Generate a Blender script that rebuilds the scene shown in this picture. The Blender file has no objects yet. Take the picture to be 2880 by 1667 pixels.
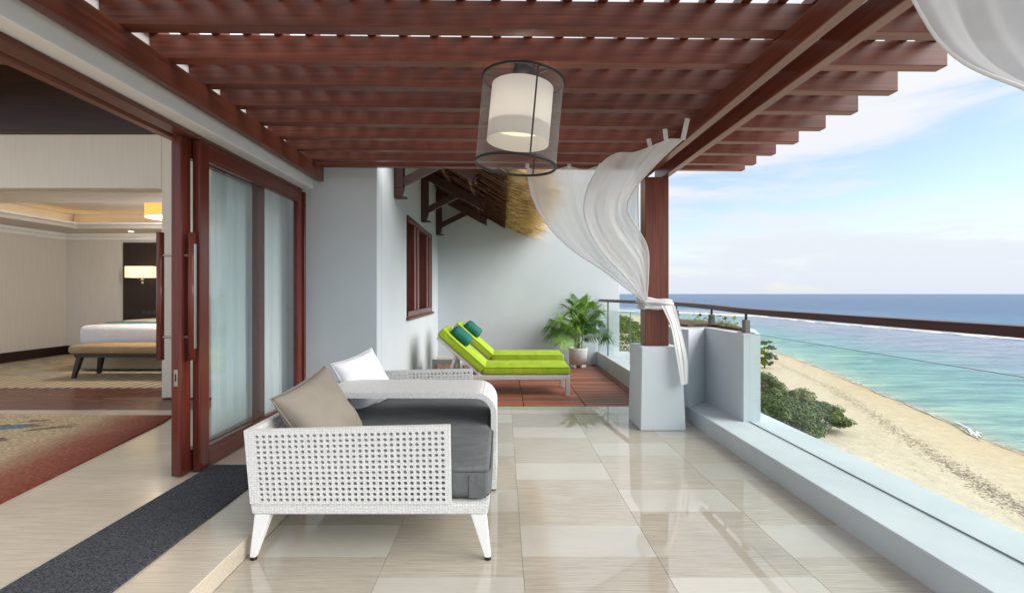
import bpy, bmesh, math, random
from mathutils import Vector, Matrix
rnd = random.Random(7)
sc = bpy.context.scene
col = sc.collection
R = math.radians

# ------------------------------------------------------------------ camera, sky, sun, exposure
cam_d = bpy.data.cameras.new('camera')
cam = bpy.data.objects.new('camera', cam_d); col.objects.link(cam)
cam.location = (0, 0, 1.2); cam.rotation_euler = (R(90), 0, 0)
cam_d.sensor_width = 36.0; cam_d.lens = 17.07
cam_d.shift_x = 0.0091; cam_d.shift_y = -0.0026
cam_d.clip_start = 0.05; cam_d.clip_end = 90000
sc.camera = cam

SUN_EL, SUN_AZ = 33.0, 108.0            # azimuth clockwise from +Y
SUN_STRENGTH, SUN_ANGLE = 2.0, 55.0
SKY_STRENGTH = 0.072
EXPOSURE = 1.55
w = bpy.data.worlds.new('World'); sc.world = w; w.use_nodes = True
nt = w.node_tree; N = nt.nodes; L = nt.links
N.clear()
def node(tree, kind, **kw):
    n = tree.nodes.new(kind)
    for k, v in kw.items():
        if k.startswith('i_'):
            key = k[2:]
            n.inputs[int(key) if key.isdigit() else key.replace('_', ' ')].default_value = v
        else:
            setattr(n, k, v)
    return n
def ramp(tree, stops, interp='LINEAR'):
    n = tree.nodes.new('ShaderNodeValToRGB')
    cr = n.color_ramp; cr.interpolation = interp
    while len(cr.elements) < len(stops): cr.elements.new(0.5)
    for e, (p, c) in zip(cr.elements, stops):
        e.position = p
        e.color = c if len(c) == 4 else (*c, 1)
    return n
sky = node(nt, 'ShaderNodeTexSky', sky_type='NISHITA', sun_disc=False)
sky.sun_elevation = R(SUN_EL); sky.sun_rotation = R(SUN_AZ)
sky.air_density = 1.0; sky.dust_density = 0.6; sky.ozone_density = 1.0
tc = node(nt, 'ShaderNodeTexCoord')
sep = node(nt, 'ShaderNodeSeparateXYZ'); L.new(tc.outputs['Generated'], sep.inputs[0])
mp = node(nt, 'ShaderNodeMapping'); mp.inputs['Scale'].default_value = (1.3, 1.3, 7.0)
mp.inputs['Rotation'].default_value = (R(-6), R(9), 0); mp.inputs['Location'].default_value = (0.35, 0.1, 0.45)
L.new(tc.outputs['Generated'], mp.inputs[0])
nz = node(nt, 'ShaderNodeTexNoise', i_Scale=1.7, i_Detail=9.0, i_Roughness=0.56, i_Distortion=0.25)
L.new(mp.outputs[0], nz.inputs['Vector'])
bias = ramp(nt, [(0.0, (.66,)*3), (0.045, (.62,)*3), (0.09, (.54,)*3), (0.125, (.48,)*3), (0.16, (.42,)*3), (0.215, (.40,)*3), (0.26, (.47,)*3), (0.32, (.56,)*3), (1.0, (.52,)*3)])
L.new(sep.outputs['Z'], bias.inputs[0])
addn = node(nt, 'ShaderNodeMath', operation='ADD'); L.new(nz.outputs['Fac'], addn.inputs[0]); L.new(bias.outputs[0], addn.inputs[1])
cov = node(nt, 'ShaderNodeMapRange', interpolation_type='SMOOTHSTEP'); cov.inputs[1].default_value = 0.88; cov.inputs[2].default_value = 1.08
cov.inputs[3].default_value = 0.12; cov.inputs[4].default_value = 0.95
L.new(addn.outputs[0], cov.inputs[0])
skym = node(nt, 'ShaderNodeVectorMath', operation='SCALE'); skym.inputs['Scale'].default_value = SKY_STRENGTH
L.new(sky.outputs[0], skym.inputs[0])
CLOUD = 0.325
ccol = ramp(nt, [(0.0, (CLOUD*.80, CLOUD*.87, CLOUD*1.0)), (0.10, (CLOUD*.90, CLOUD*.93, CLOUD*1.0)), (0.35, (CLOUD*1.02, CLOUD*1.02, CLOUD*1.04)), (1.0, (CLOUD*1.1,)*3)])
L.new(sep.outputs['Z'], ccol.inputs[0])
mixs = node(nt, 'ShaderNodeMix', data_type='RGBA')
L.new(cov.outputs[0], mixs.inputs['Factor']); L.new(skym.outputs[0], mixs.inputs[6]); L.new(ccol.outputs[0], mixs.inputs[7])
bg = node(nt, 'ShaderNodeBackground', i_Strength=1.0); L.new(mixs.outputs[2], bg.inputs[0])
wo = node(nt, 'ShaderNodeOutputWorld'); L.new(bg.outputs[0], wo.inputs[0])

sun_d = bpy.data.lights.new('sun', 'SUN'); sun_d.energy = SUN_STRENGTH; sun_d.angle = R(SUN_ANGLE); sun_d.color = (1, .96, .9)
sun = bpy.data.objects.new('sun', sun_d); col.objects.link(sun)
sv = Vector((math.sin(R(SUN_AZ))*math.cos(R(SUN_EL)), math.cos(R(SUN_AZ))*math.cos(R(SUN_EL)), math.sin(R(SUN_EL))))
sun.rotation_euler = sv.to_track_quat('Z', 'Y').to_euler()
sc.view_settings.view_transform = 'Standard'; sc.view_settings.look = 'None'
sc.view_settings.gamma = 1; sc.view_settings.use_curve_mapping = False
sc.view_settings.exposure = EXPOSURE
sc.render.engine = 'CYCLES'
sc.cycles.use_denoising = True
sc.cycles.max_bounces = 10; sc.cycles.diffuse_bounces = 5; sc.cycles.transparent_max_bounces = 24
sc.cycles.caustics_reflective = False; sc.cycles.caustics_refractive = False

# ------------------------------------------------------------------ helpers
FPX = 1195.0
def pt(px, py, Z):                       # a measured sight line at a known distance -> point of the place
    return Vector(((px-1237)*Z/FPX, Z, 1.2-(py-723)*Z/FPX))
def tag(o, label=None, cat=None, group=None, kind=None):
    if label: o['label'] = label
    if cat: o['category'] = cat
    if group: o['group'] = group
    if kind: o['kind'] = kind
    return o
def thing(name, label, cat, loc=(0, 0, 0), rz=0, group=None):
    o = bpy.data.objects.new(name, None); col.objects.link(o)
    o.empty_display_size = .1
    o.location = loc; o.rotation_euler = (0, 0, rz)
    return tag(o, label, cat, group)
def structure(o): o['kind'] = 'structure'; return o
def link_mesh(name, me, mat, parent=None):
    o = bpy.data.objects.new(name, me); col.objects.link(o)
    if mat and not me.materials: me.materials.append(mat)
    if parent: o.parent = parent
    return o
def obj(name, bm, mat, parent=None, smooth=False):
    me = bpy.data.meshes.new(name)
    bmesh.ops.recalc_face_normals(bm, faces=bm.faces)
    bm.to_mesh(me); bm.free()
    if smooth:
        for p in me.polygons: p.use_smooth = True
    return link_mesh(name, me, mat, parent)
def pydata(name, vs, fs, mat, parent=None, smooth=False):
    me = bpy.data.meshes.new(name); me.from_pydata(vs, [], fs); me.update()
    if smooth:
        for p in me.polygons: p.use_smooth = True
    return link_mesh(name, me, mat, parent)
def BM(): return bmesh.new()
def box(bm, x0, x1, y0, y1, z0, z1, bev=0, seg=1, M=None):
    v = [bm.verts.new(p) for p in ((x0,y0,z0),(x1,y0,z0),(x1,y1,z0),(x0,y1,z0),(x0,y0,z1),(x1,y0,z1),(x1,y1,z1),(x0,y1,z1))]
    fs = [bm.faces.new([v[i] for i in q]) for q in ((0,3,2,1),(4,5,6,7),(0,1,5,4),(1,2,6,5),(2,3,7,6),(3,0,4,7))]
    if M is not None: bmesh.ops.transform(bm, matrix=M, verts=v)
    if bev:
        es = list({e for f in fs for e in f.edges})
        bmesh.ops.bevel(bm, geom=es, offset=bev, segments=seg, profile=.5, affect='EDGES')
    return bm
def bbox(name, x0, x1, y0, y1, z0, z1, mat, parent=None, bev=.004, seg=1, smooth=False):
    return obj(name, box(BM(), x0, x1, y0, y1, z0, z1, bev, seg), mat, parent, smooth)
def hexa(bm, bottom, top):               # a tapered block from two 4-point loops
    v = [bm.verts.new(p) for p in list(bottom)+list(top)]
    for q in ((0,3,2,1),(4,5,6,7),(0,1,5,4),(1,2,6,5),(2,3,7,6),(3,0,4,7)): bm.faces.new([v[i] for i in q])
    return bm
def bar(bm, a, b, wdt, hgt, up=Vector((0, 0, 1))):
    a, b = Vector(a), Vector(b); d = (b-a).normalized()
    s = d.cross(up).normalized(); u = s.cross(d)
    loop = lambda p: [p-s*wdt/2-u*hgt/2, p+s*wdt/2-u*hgt/2, p+s*wdt/2+u*hgt/2, p-s*wdt/2+u*hgt/2]
    return hexa(bm, loop(a), loop(b))
def tube(bm, pts, rad, n=10, closed=False, caps=True):
    pts = [Vector(p) for p in pts]; rings = []
    rr = rad if hasattr(rad, '__len__') else [rad]*len(pts)
    for i, p in enumerate(pts):
        a = pts[(i-1) % len(pts)] if (i > 0 or closed) else pts[i]
        b = pts[(i+1) % len(pts)] if (i < len(pts)-1 or closed) else pts[i]
        d = (b-a).normalized()
        ref = Vector((0, 0, 1)) if abs(d.z) < .9 else Vector((1, 0, 0))
        s = d.cross(ref).normalized(); u = s.cross(d)
        rings.append([bm.verts.new(p+(s*math.cos(t)+u*math.sin(t))*rr[i]) for t in [2*math.pi*k/n for k in range(n)]])
    m = len(rings)
    for i in range(m if closed else m-1):
        A, B = rings[i], rings[(i+1) % m]
        for k in range(n): bm.faces.new([A[k], A[(k+1) % n], B[(k+1) % n], B[k]])
    if caps and not closed:
        bm.faces.new(rings[0][::-1]); bm.faces.new(rings[-1])
    return bm
def lathe(bm, prof, n=32, c=(0, 0, 0)):
    rings = [[bm.verts.new((c[0]+r*math.cos(2*math.pi*k/n), c[1]+r*math.sin(2*math.pi*k/n), c[2]+z)) for k in range(n)] for r, z in prof]
    for A, B in zip(rings, rings[1:]):
        for k in range(n): bm.faces.new([A[k], A[(k+1) % n], B[(k+1) % n], B[k]])
    return bm
def prism(bm, poly, z0, z1):
    a = [bm.verts.new((x, y, z0)) for x, y in poly]; b = [bm.verts.new((x, y, z1)) for x, y in poly]
    n = len(poly)
    for i in range(n): bm.faces.new([a[i], a[(i+1) % n], b[(i+1) % n], b[i]])
    bm.faces.new(a[::-1]); bm.faces.new(b)
    return bm
def spline(pts, n):                      # Catmull-Rom through points, n samples
    P = [Vector(p) for p in pts]; m = len(P)-1; out = []
    for k in range(n):
        t = k/(n-1)*m; i = min(int(t), m-1); f = t-i
        p0 = P[max(i-1, 0)]; p1 = P[i]; p2 = P[i+1]; p3 = P[min(i+2, m)]
        out.append(.5*((2*p1)+(p2-p0)*f+(2*p0-5*p1+4*p2-p3)*f*f+(3*p1-p0-3*p2+p3)*f**3))
    return out
def copy_tree(o, parent=None):
    c = o.copy(); col.objects.link(c)
    if parent: c.parent = parent
    for ch in list(o.children): copy_tree(ch, c)
    return c

# ------------------------------------------------------------------ materials
def mat(name, colour=(.5, .5, .5), rough=.6, spec=.5, metal=0):
    m = bpy.data.materials.new(name); m.use_nodes = True
    b = m.node_tree.nodes['Principled BSDF']
    b.inputs['Base Color'].default_value = (*colour, 1); b.inputs['Roughness'].default_value = rough
    b.inputs['Specular IOR Level'].default_value = spec; b.inputs['Metallic'].default_value = metal
    return m, m.node_tree, b
def pos_map(t, scale, rot=(0, 0, 0), src='Position'):
    if src == 'Position': g = node(t, 'ShaderNodeNewGeometry').outputs['Position']
    else: g = node(t, 'ShaderNodeTexCoord').outputs[src]
    mpn = node(t, 'ShaderNodeMapping'); mpn.inputs['Scale'].default_value = scale; mpn.inputs['Rotation'].default_value = rot
    t.links.new(g, mpn.inputs[0]); return mpn.outputs[0]
def noise(t, vec, scale=1, detail=4, rough=.55, dist=0):
    n = node(t, 'ShaderNodeTexNoise', i_Scale=scale, i_Detail=detail, i_Roughness=rough, i_Distortion=dist)
    t.links.new(vec, n.inputs['Vector']); return n.outputs['Fac']
def bump(t, b, fac, strength=.2, dist=.01):
    bn = node(t, 'ShaderNodeBump', i_Strength=strength, i_Distance=dist)
    t.links.new(fac, bn.inputs['Height']); t.links.new(bn.outputs[0], b.inputs['Normal']); return bn
def noisy(name, c0, c1, scale=(1, 1, 1), nscale=5, rough=.6, spec=.5, detail=5, bstr=0, bdist=.01, lo=.3, hi=.7, dist=0, src='Position', rvar=0):
    m, t, b = mat(name, c0, rough, spec)
    f = noise(t, pos_map(t, scale, src=src), nscale, detail, dist=dist)
    r = ramp(t, [(lo, c0), (hi, c1)]); t.links.new(f, r.inputs[0]); t.links.new(r.outputs[0], b.inputs['Base Color'])
    if bstr: bump(t, b, f, bstr, bdist)
    if rvar:
        mr = node(t, 'ShaderNodeMapRange'); mr.inputs[3].default_value = rough-rvar; mr.inputs[4].default_value = rough+rvar
        t.links.new(f, mr.inputs[0]); t.links.new(mr.outputs[0], b.inputs['Roughness'])
    return m
def wood(name, axis, c0=(.070, .018, .010), c1=(.195, .052, .027), rough=.3, vary=.18):
    m, t, b = mat(name, c0, rough, .5)
    s = [70, 70, 70]; s[axis] = 2.2
    f = noise(t, pos_map(t, s), 1, 6, .6, .4)
    r = ramp(t, [(.28, c0), (.72, c1)]); t.links.new(f, r.inputs[0])
    s2 = [3, 3, 3]; s2[axis] = .6
    f2 = noise(t, pos_map(t, s2), 1, 3)
    oi = node(t, 'ShaderNodeObjectInfo')
    mr = node(t, 'ShaderNodeMapRange'); mr.inputs[3].default_value = 1-vary; mr.inputs[4].default_value = 1+vary
    t.links.new(oi.outputs['Random'], mr.inputs[0])
    mr2 = node(t, 'ShaderNodeMapRange'); mr2.inputs[1].default_value = .3; mr2.inputs[2].default_value = .7; mr2.inputs[3].default_value = .86; mr2.inputs[4].default_value = 1.14
    t.links.new(f2, mr2.inputs[0])
    mu = node(t, 'ShaderNodeMath', operation='MULTIPLY'); t.links.new(mr.outputs[0], mu.inputs[0]); t.links.new(mr2.outputs[0], mu.inputs[1])
    vs = node(t, 'ShaderNodeVectorMath', operation='SCALE'); t.links.new(r.outputs[0], vs.inputs[0]); t.links.new(mu.outputs[0], vs.inputs['Scale'])
    t.links.new(vs.outputs[0], b.inputs['Base Color'])
    bump(t, b, f, .12, .004)
    mr3 = node(t, 'ShaderNodeMapRange'); mr3.inputs[3].default_value = rough-.08; mr3.inputs[4].default_value = rough+.12
    t.links.new(f2, mr3.inputs[0]); t.links.new(mr3.outputs[0], b.inputs['Roughness'])
    return m
def shader_mat(name):
    m = bpy.data.materials.new(name); m.use_nodes = True; t = m.node_tree; t.nodes.clear()
    return m, t, node(t, 'ShaderNodeOutputMaterial')
def glass_mat(name, tint=(.93, .97, .96), ior=1.5, rough=0.0):
    m, t, o = shader_mat(name)
    tr = node(t, 'ShaderNodeBsdfTransparent'); tr.inputs[0].default_value = (*tint, 1)
    gl = node(t, 'ShaderNodeBsdfGlossy'); gl.inputs['Roughness'].default_value = rough
    lw = node(t, 'ShaderNodeLayerWeight'); lw.inputs[0].default_value = .5
    pw5 = node(t, 'ShaderNodeMath', operation='POWER'); pw5.inputs[1].default_value = 5.0; t.links.new(lw.outputs['Facing'], pw5.inputs[0])
    f0 = ((ior-1)/(ior+1))**2
    fr = node(t, 'ShaderNodeMath', operation='MULTIPLY_ADD'); fr.inputs[1].default_value = (1-f0)*.8; fr.inputs[2].default_value = f0; t.links.new(pw5.outputs[0], fr.inputs[0])
    mx = node(t, 'ShaderNodeMixShader')
    t.links.new(fr.outputs[0], mx.inputs[0]); t.links.new(tr.outputs[0], mx.inputs[1]); t.links.new(gl.outputs[0], mx.inputs[2]); t.links.new(mx.outputs[0], o.inputs[0])
    return m
def cloth_mat(name, colour, see=.25, transl=.45, fine=900):
    m, t, o = shader_mat(name)
    d = node(t, 'ShaderNodeBsdfDiffuse'); d.inputs[0].default_value = (*colour, 1)
    s = node(t, 'ShaderNodeBsdfTranslucent'); s.inputs[0].default_value = (*colour, 1)
    tr = node(t, 'ShaderNodeBsdfTransparent')
    a = node(t, 'ShaderNodeMixShader'); a.inputs[0].default_value = transl
    b2 = node(t, 'ShaderNodeMixShader')
    t.links.new(d.outputs[0], a.inputs[1]); t.links.new(s.outputs[0], a.inputs[2])
    lw = node(t, 'ShaderNodeLayerWeight'); lw.inputs['Blend'].default_value = .35
    mr = node(t, 'ShaderNodeMapRange'); mr.inputs[3].default_value = see; mr.inputs[4].default_value = see*.15
    t.links.new(lw.outputs['Facing'], mr.inputs[0]); t.links.new(mr.outputs[0], b2.inputs[0])
    t.links.new(a.outputs[0], b2.inputs[1]); t.links.new(tr.outputs[0], b2.inputs[2]); t.links.new(b2.outputs[0], o.inputs[0])
    return m
def emit_mat(name, colour, strength, base=None):
    m, t, b = mat(name, base or colour, .6)
    b.inputs['Emission Color'].default_value = (*colour, 1); b.inputs['Emission Strength'].default_value = strength
    return m

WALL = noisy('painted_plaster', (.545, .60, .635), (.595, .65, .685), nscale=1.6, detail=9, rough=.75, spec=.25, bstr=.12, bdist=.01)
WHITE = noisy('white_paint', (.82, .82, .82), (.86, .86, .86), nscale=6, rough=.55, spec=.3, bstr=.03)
KERB = noisy('kerb_paint', (.49, .535, .565), (.565, .61, .64), nscale=3, detail=9, rough=.6, spec=.35, bstr=.12)
INNER = noisy('beige_wallpaper', (.70, .65, .57), (.75, .70, .62), scale=(40, 40, 2), nscale=1, rough=.8, spec=.2)
INCEIL = noisy('ceiling_paint', (.62, .58, .52), (.66, .62, .56), nscale=2, rough=.8, spec=.2)
WX, WY, WZ = wood('varnished_wood_along_x', 0, rough=.4), wood('varnished_wood_along_y', 1), wood('varnished_wood_along_z', 2)
DARKW = wood('dark_wood', 0, (.018, .008, .006), (.05, .022, .015), .35)
DARKZ = wood('dark_wood_upright', 2, (.015, .008, .007), (.035, .018, .014), .4)
DOORW = wood('door_wood', 2, (.085, .015, .010), (.17, .034, .021), .2, .1)
DOORY = wood('door_wood_level', 1, (.085, .015, .010), (.17, .034, .021), .2, .1)
DECK = wood('deck_wood', 0, (.17, .055, .032), (.36, .135, .085), .5, .3)
DECKY = wood('deck_wood_border', 1, (.17, .055, .032), (.36, .135, .085), .5, .3)
FLOORW = wood('parquet', 0, (.07, .018, .011), (.15, .04, .024), .25, .15)
RAILW = wood('rail_wood', 1, (.045, .018, .016), (.085, .034, .03), .35, .05)
BLACK = mat('dark_metal', (.03, .03, .028), .4, .5, .6)[0]
STEEL = mat('brushed_steel', (.45, .44, .42), .3, .5, 1)[0]
POSTM = mat('rail_post_metal', (.16, .155, .14), .45, .5, .5)[0]
GLASS = glass_mat('balustrade_glass', (.93, .975, .965))
DGLASS = glass_mat('door_glass', (.965, .99, .985), 1.55)
GEDGE = mat('glass_edge', (.14, .19, .19), .3)[0]

def tile_mat(name, c0, c1, rough, streak):
    m, t, b = mat(name, c0, rough, 1.0)
    f = noise(t, pos_map(t, (4.5, 110, 110)), 1, 5, .7, .2)
    g = noise(t, pos_map(t, (1.1, 1.7, 1)), 1.3, 4)
    r = ramp(t, [(.5-streak, c0), (.5+streak, c1)]); t.links.new(f, r.inputs[0])
    oi = node(t, 'ShaderNodeObjectInfo')
    mr = node(t, 'ShaderNodeMapRange'); mr.inputs[3].default_value = .93; mr.inputs[4].default_value = 1.06; t.links.new(oi.outputs['Random'], mr.inputs[0])
    mg = node(t, 'ShaderNodeMapRange'); mg.inputs[1].default_value = .3; mg.inputs[2].default_value = .7; mg.inputs[3].default_value = .93; mg.inputs[4].default_value = 1.06; t.links.new(g, mg.inputs[0])
    mu = node(t, 'ShaderNodeMath', operation='MULTIPLY'); t.links.new(mr.outputs[0], mu.inputs[0]); t.links.new(mg.outputs[0], mu.inputs[1])
    vs = node(t, 'ShaderNodeVectorMath', operation='SCALE'); t.links.new(r.outputs[0], vs.inputs[0]); t.links.new(mu.outputs[0], vs.inputs['Scale'])
    t.links.new(vs.outputs[0], b.inputs['Base Color'])
    rr = node(t, 'ShaderNodeMapRange'); rr.inputs[3].default_value = rough*.6; rr.inputs[4].default_value = rough*1.5; t.links.new(g, rr.inputs[0]); t.links.new(rr.outputs[0], b.inputs['Roughness'])
    bump(t, b, g, .015, .01)
    return m
TAN = tile_mat('tan_stone_tile', (.355, .315, .255), (.50, .455, .385), .02, .16)
PALE = tile_mat('pale_stone_tile', (.475, .45, .395), (.53, .505, .45), .02, .3)
PLAT = tile_mat('platform_stone', (.44, .38, .30), (.58, .52, .43), .16, .22)
GROUT = mat('grout', (.34, .30, .25), .8)[0]

# ------------------------------------------------------------------ SEA, BEACH
GZ = -18.8
shore = [(52, -160), (56, -60), (59, 0), (65, 61), (68, 72), (73.5, 91), (86, 135), (93, 168), (106, 250), (119, 350), (126, 425), (116, 485), (60, 525), (-200, 570), (-900, 640)]
SP = [Vector((x, y, 0)) for x, y in shore]
SS = spline(SP, 90)
def shore_grid(offs):
    rows = []
    for i, p in enumerate(SS):
        a = SS[max(i-3, 0)]; b = SS[min(i+3, len(SS)-1)]; d = (b-a).normalized(); n = Vector((d.y, -d.x, 0))
        rows.append([p+n*o for o in offs])
    return rows
def shore_mesh(name, offs, zf, m):
    rows = shore_grid(offs); vs = []; uv = []; fs = []; k = len(offs); s = 0
    for i, r in enumerate(rows):
        if i: s += (SS[i]-SS[i-1]).length
        for o, p in zip(offs, r):
            vs.append((p.x, p.y, zf(o))); uv.append((s, o))
    for i in range(len(rows)-1):
        for j in range(k-1): fs.append((i*k+j, i*k+j+1, (i+1)*k+j+1, (i+1)*k+j))
    me = bpy.data.meshes.new(name); me.from_pydata(vs, [], fs)
    ul = me.uv_layers.new(name='UVMap')
    for l in me.loops: ul.data[l.index].uv = uv[l.vertex_index]
    me.update(); return link_mesh(name, me, m)
# sea: depth tints by distance from the shore, ripples by bump
SEA, t, b = mat('sea_water', (.1, .4, .5), .32, .25)
uvn = node(t, 'ShaderNodeUVMap'); su = node(t, 'ShaderNodeSeparateXYZ'); t.links.new(uvn.outputs[0], su.inputs[0])
n1 = noise(t, pos_map(t, (.012, .05, 1)), 1, 6, .6, .6)
mm = node(t, 'ShaderNodeMath', operation='MULTIPLY_ADD'); mm.inputs[1].default_value = 46; mm.inputs[2].default_value = -23; t.links.new(n1, mm.inputs[0])
ad = node(t, 'ShaderNodeMath', operation='ADD'); t.links.new(su.outputs[1], ad.inputs[0])
sc_n = node(t, 'ShaderNodeMath', operation='MULTIPLY')          # wobble grows away from the shore
mrw = node(t, 'ShaderNodeMapRange'); mrw.inputs[1].default_value = 0; mrw.inputs[2].default_value = 60; mrw.inputs[3].default_value = .08; mrw.inputs[4].default_value = 1
t.links.new(su.outputs[1], mrw.inputs[0]); t.links.new(mm.outputs[0], sc_n.inputs[0]); t.links.new(mrw.outputs[0], sc_n.inputs[1]); t.links.new(sc_n.outputs[0], ad.inputs[1])
lg = node(t, 'ShaderNodeMapRange'); lg.inputs[1].default_value = 0; lg.inputs[2].default_value = 400; t.links.new(ad.outputs[0], lg.inputs[0])
rc = ramp(t, [(0, (.54, .49, .36)), (.008, (.34, .50, .42)), (.025, (.23, .42, .39)), (.075, (.16, .345, .36)), (.125, (.19, .30, .35)), (.18, (.235, .285, .365)), (.36, (.26, .305, .40)), (.42, (.13, .24, .36)), (.55, (.055, .15, .28)), (1, (.03, .10, .22))])
t.links.new(lg.outputs[0], rc.inputs[0])
# reef patches, with ripple light and dark painted into the water colour
n2 = noise(t, pos_map(t, (.05, .30, 1)), 1, 10, .75, .5)
rp = ramp(t, [(.40, (1.32, 1.24, 1.18)), (.48, (1, 1, 1)), (.54, (.68, .76, .85)), (.63, (.42, .54, .68))]); t.links.new(n2, rp.inputs[0])
mx = node(t, 'ShaderNodeMix', data_type='RGBA', blend_type='MULTIPLY'); mx.inputs['Factor'].default_value = 1
t.links.new(rc.outputs[0], mx.inputs[6]); t.links.new(rp.outputs[0], mx.inputs[7]); t.links.new(mx.outputs[2], b.inputs['Base Color'])
wv = noise(t, pos_map(t, (.12, .55, 1)), 1, 8, .65)
bump(t, b, wv, .9, 1.6)
sea = shore_mesh('sea', [.2, 1, 2, 5, 10, 18, 30, 45, 65, 90, 120, 150, 200, 300, 600, 1500, 5000, 20000, 60000], lambda o: GZ+.015, SEA)
structure(sea)
SAND, t, b = mat('beach_sand', (.6, .48, .34), .85, .2)
uvn = node(t, 'ShaderNodeUVMap'); su = node(t, 'ShaderNodeSeparateXYZ'); t.links.new(uvn.outputs[0], su.inputs[0])
n1 = noise(t, pos_map(t, (.08, .08, 1)), 1, 6, .6)
ma = node(t, 'ShaderNodeMath', operation='MULTIPLY_ADD'); ma.inputs[1].default_value = 10; ma.inputs[2].default_value = -5; t.links.new(n1, ma.inputs[0])
ad = node(t, 'ShaderNodeMath', operation='ADD'); t.links.new(su.outputs[1], ad.inputs[0]); t.links.new(ma.outputs[0], ad.inputs[1])
lg = node(t, 'ShaderNodeMapRange'); lg.inputs[1].default_value = -40; lg.inputs[2].default_value = 3; t.links.new(ad.outputs[0], lg.inputs[0])
rc = ramp(t, [(0, (.62, .535, .42)), (.45, (.62, .53, .41)), (.72, (.61, .50, .36)), (.9, (.59, .455, .30)), (1, (.50, .40, .27))]); t.links.new(lg.outputs[0], rc.inputs[0])
n3 = noise(t, pos_map(t, (.7, .7, 1)), 1, 8, .7)
rp = ramp(t, [(.3, (.82, .82, .82)), (.6, (1.05, 1.05, 1.05))]); t.links.new(n3, rp.inputs[0])
mx = node(t, 'ShaderNodeMix', data_type='RGBA', blend_type='MULTIPLY'); mx.inputs['Factor'].default_value = .8
t.links.new(rc.outputs[0], mx.inputs[6]); t.links.new(rp.outputs[0], mx.inputs[7]); t.links.new(mx.outputs[2], b.inputs['Base Color'])
bump(t, b, n3, .6, .3)
sand = shore_mesh('beach', [-300, -120, -60, -40, -25, -15, -8, -3, 0, 4, 10], lambda o: GZ-(0 if o <= 0 else o*.04), SAND)
structure(sand)
# surf: broken white crests on the reef edge and a thin lip at the beach
FOAM = noisy('sea_foam', (.85, .87, .88), (.9, .9, .9), nscale=.5, rough=.8)
vs, fs = [], []
def crest(cx, cy, ln, wd, ang):
    n = 7; k = len(vs)
    for i in range(n+1):
        f = i/n; ww = wd*math.sin(math.pi*min(max(f, .04), .96))*(.5+rnd.random()*.8)
        ax, ay = cx+(f-.5)*ln*math.cos(ang)+rnd.uniform(-1, 1)*wd*.3, cy+(f-.5)*ln*math.sin(ang)
        nx, ny = -math.sin(ang), math.cos(ang)
        vs.append((ax-nx*ww/2, ay-ny*ww/2, GZ+.12)); vs.append((ax+nx*ww/2, ay+ny*ww/2, GZ+.14+.06*rnd.random()))
    for i in range(n): fs.append((k+2*i, k+2*i+2, k+2*i+3, k+2*i+1))
reef = spline([(228, 100, 0), (226, 210, 0), (222, 330, 0), (221, 420, 0), (190, 508, 0), (130, 575, 0), (20, 620, 0), (-300, 680, 0)], 420)
for i in range(1, len(reef)-1):
    p = reef[i]; d = reef[i+1]-reef[i-1]; a = math.atan2(d.y, d.x)
    far = p.y > 430
    for _ in range(16 if far else 3):
        if rnd.random() < (.95 if far else .5):
            crest(p.x+rnd.gauss(0, 5 if far else 2.5), p.y+rnd.gauss(0, 3), rnd.uniform(10, 34), rnd.uniform(2, 10 if far else 2.6), a+rnd.gauss(0, .12))
for i in range(130):
    p = reef[rnd.randrange(40, 300)]
    crest(p.x+rnd.uniform(-60, 40), p.y, rnd.uniform(2, 9), rnd.uniform(.3, .9), math.pi/2+rnd.gauss(0, .2))
for i in range(160):
    q = rnd.uniform(8, 74); a_ = SS[int(q)].lerp(SS[int(q)+1], q-int(q)); d_ = SS[int(q)+1]-SS[int(q)]; n_ = Vector((d_.y, -d_.x, 0)).normalized()
    p = a_+n_*(rnd.gauss(.1, .25) if i % 3 else rnd.uniform(.3, 1.2)); crest(p.x, p.y, rnd.uniform(3, 8), rnd.uniform(.08, .3), math.atan2(d_.y, d_.x)+rnd.gauss(0, .04))
o = pydata('surf', vs, fs, FOAM); tag(o, kind='stuff'); o['label'] = 'broken white surf along the reef edge'
# seaweed line left by the tide
WEED = noisy('dry_seaweed', (.19, .14, .10), (.34, .26, .18), nscale=3, rough=.9)
vs, fs = [], []
line = spline([(84, 158, 0), (70, 105, 0), (58, 72, 0), (50.5, 52, 0), (47, 40, 0), (44, 25, 0)], 300)
for i in range(5200):
    p = line[rnd.randrange(300)]; off = rnd.gauss(0, .8) if rnd.random() < .9 else rnd.gauss(-5, 4)
    x, y = p.x+off, p.y+rnd.gauss(0, .5); s = rnd.uniform(.05, .2)*(1 if abs(off) < 2 else .7); a = rnd.gauss(1.2, .7); k = len(vs)
    for q in range(5):
        r = s*rnd.uniform(.5, 1.1)*(1 if q % 2 else .6); th = 2*math.pi*q/5
        lx, ly = r*1.7*math.cos(th), r*.5*math.sin(th)
        vs.append((x+lx*math.cos(a)-ly*math.sin(a), y+lx*math.sin(a)+ly*math.cos(a), GZ+.03+.04*rnd.random()))
    fs.append(tuple(range(k, k+5)))
o = pydata('seaweed', vs, fs, WEED); tag(o, kind='stuff'); o['label'] = 'dark line of dry seaweed along the beach'

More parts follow.
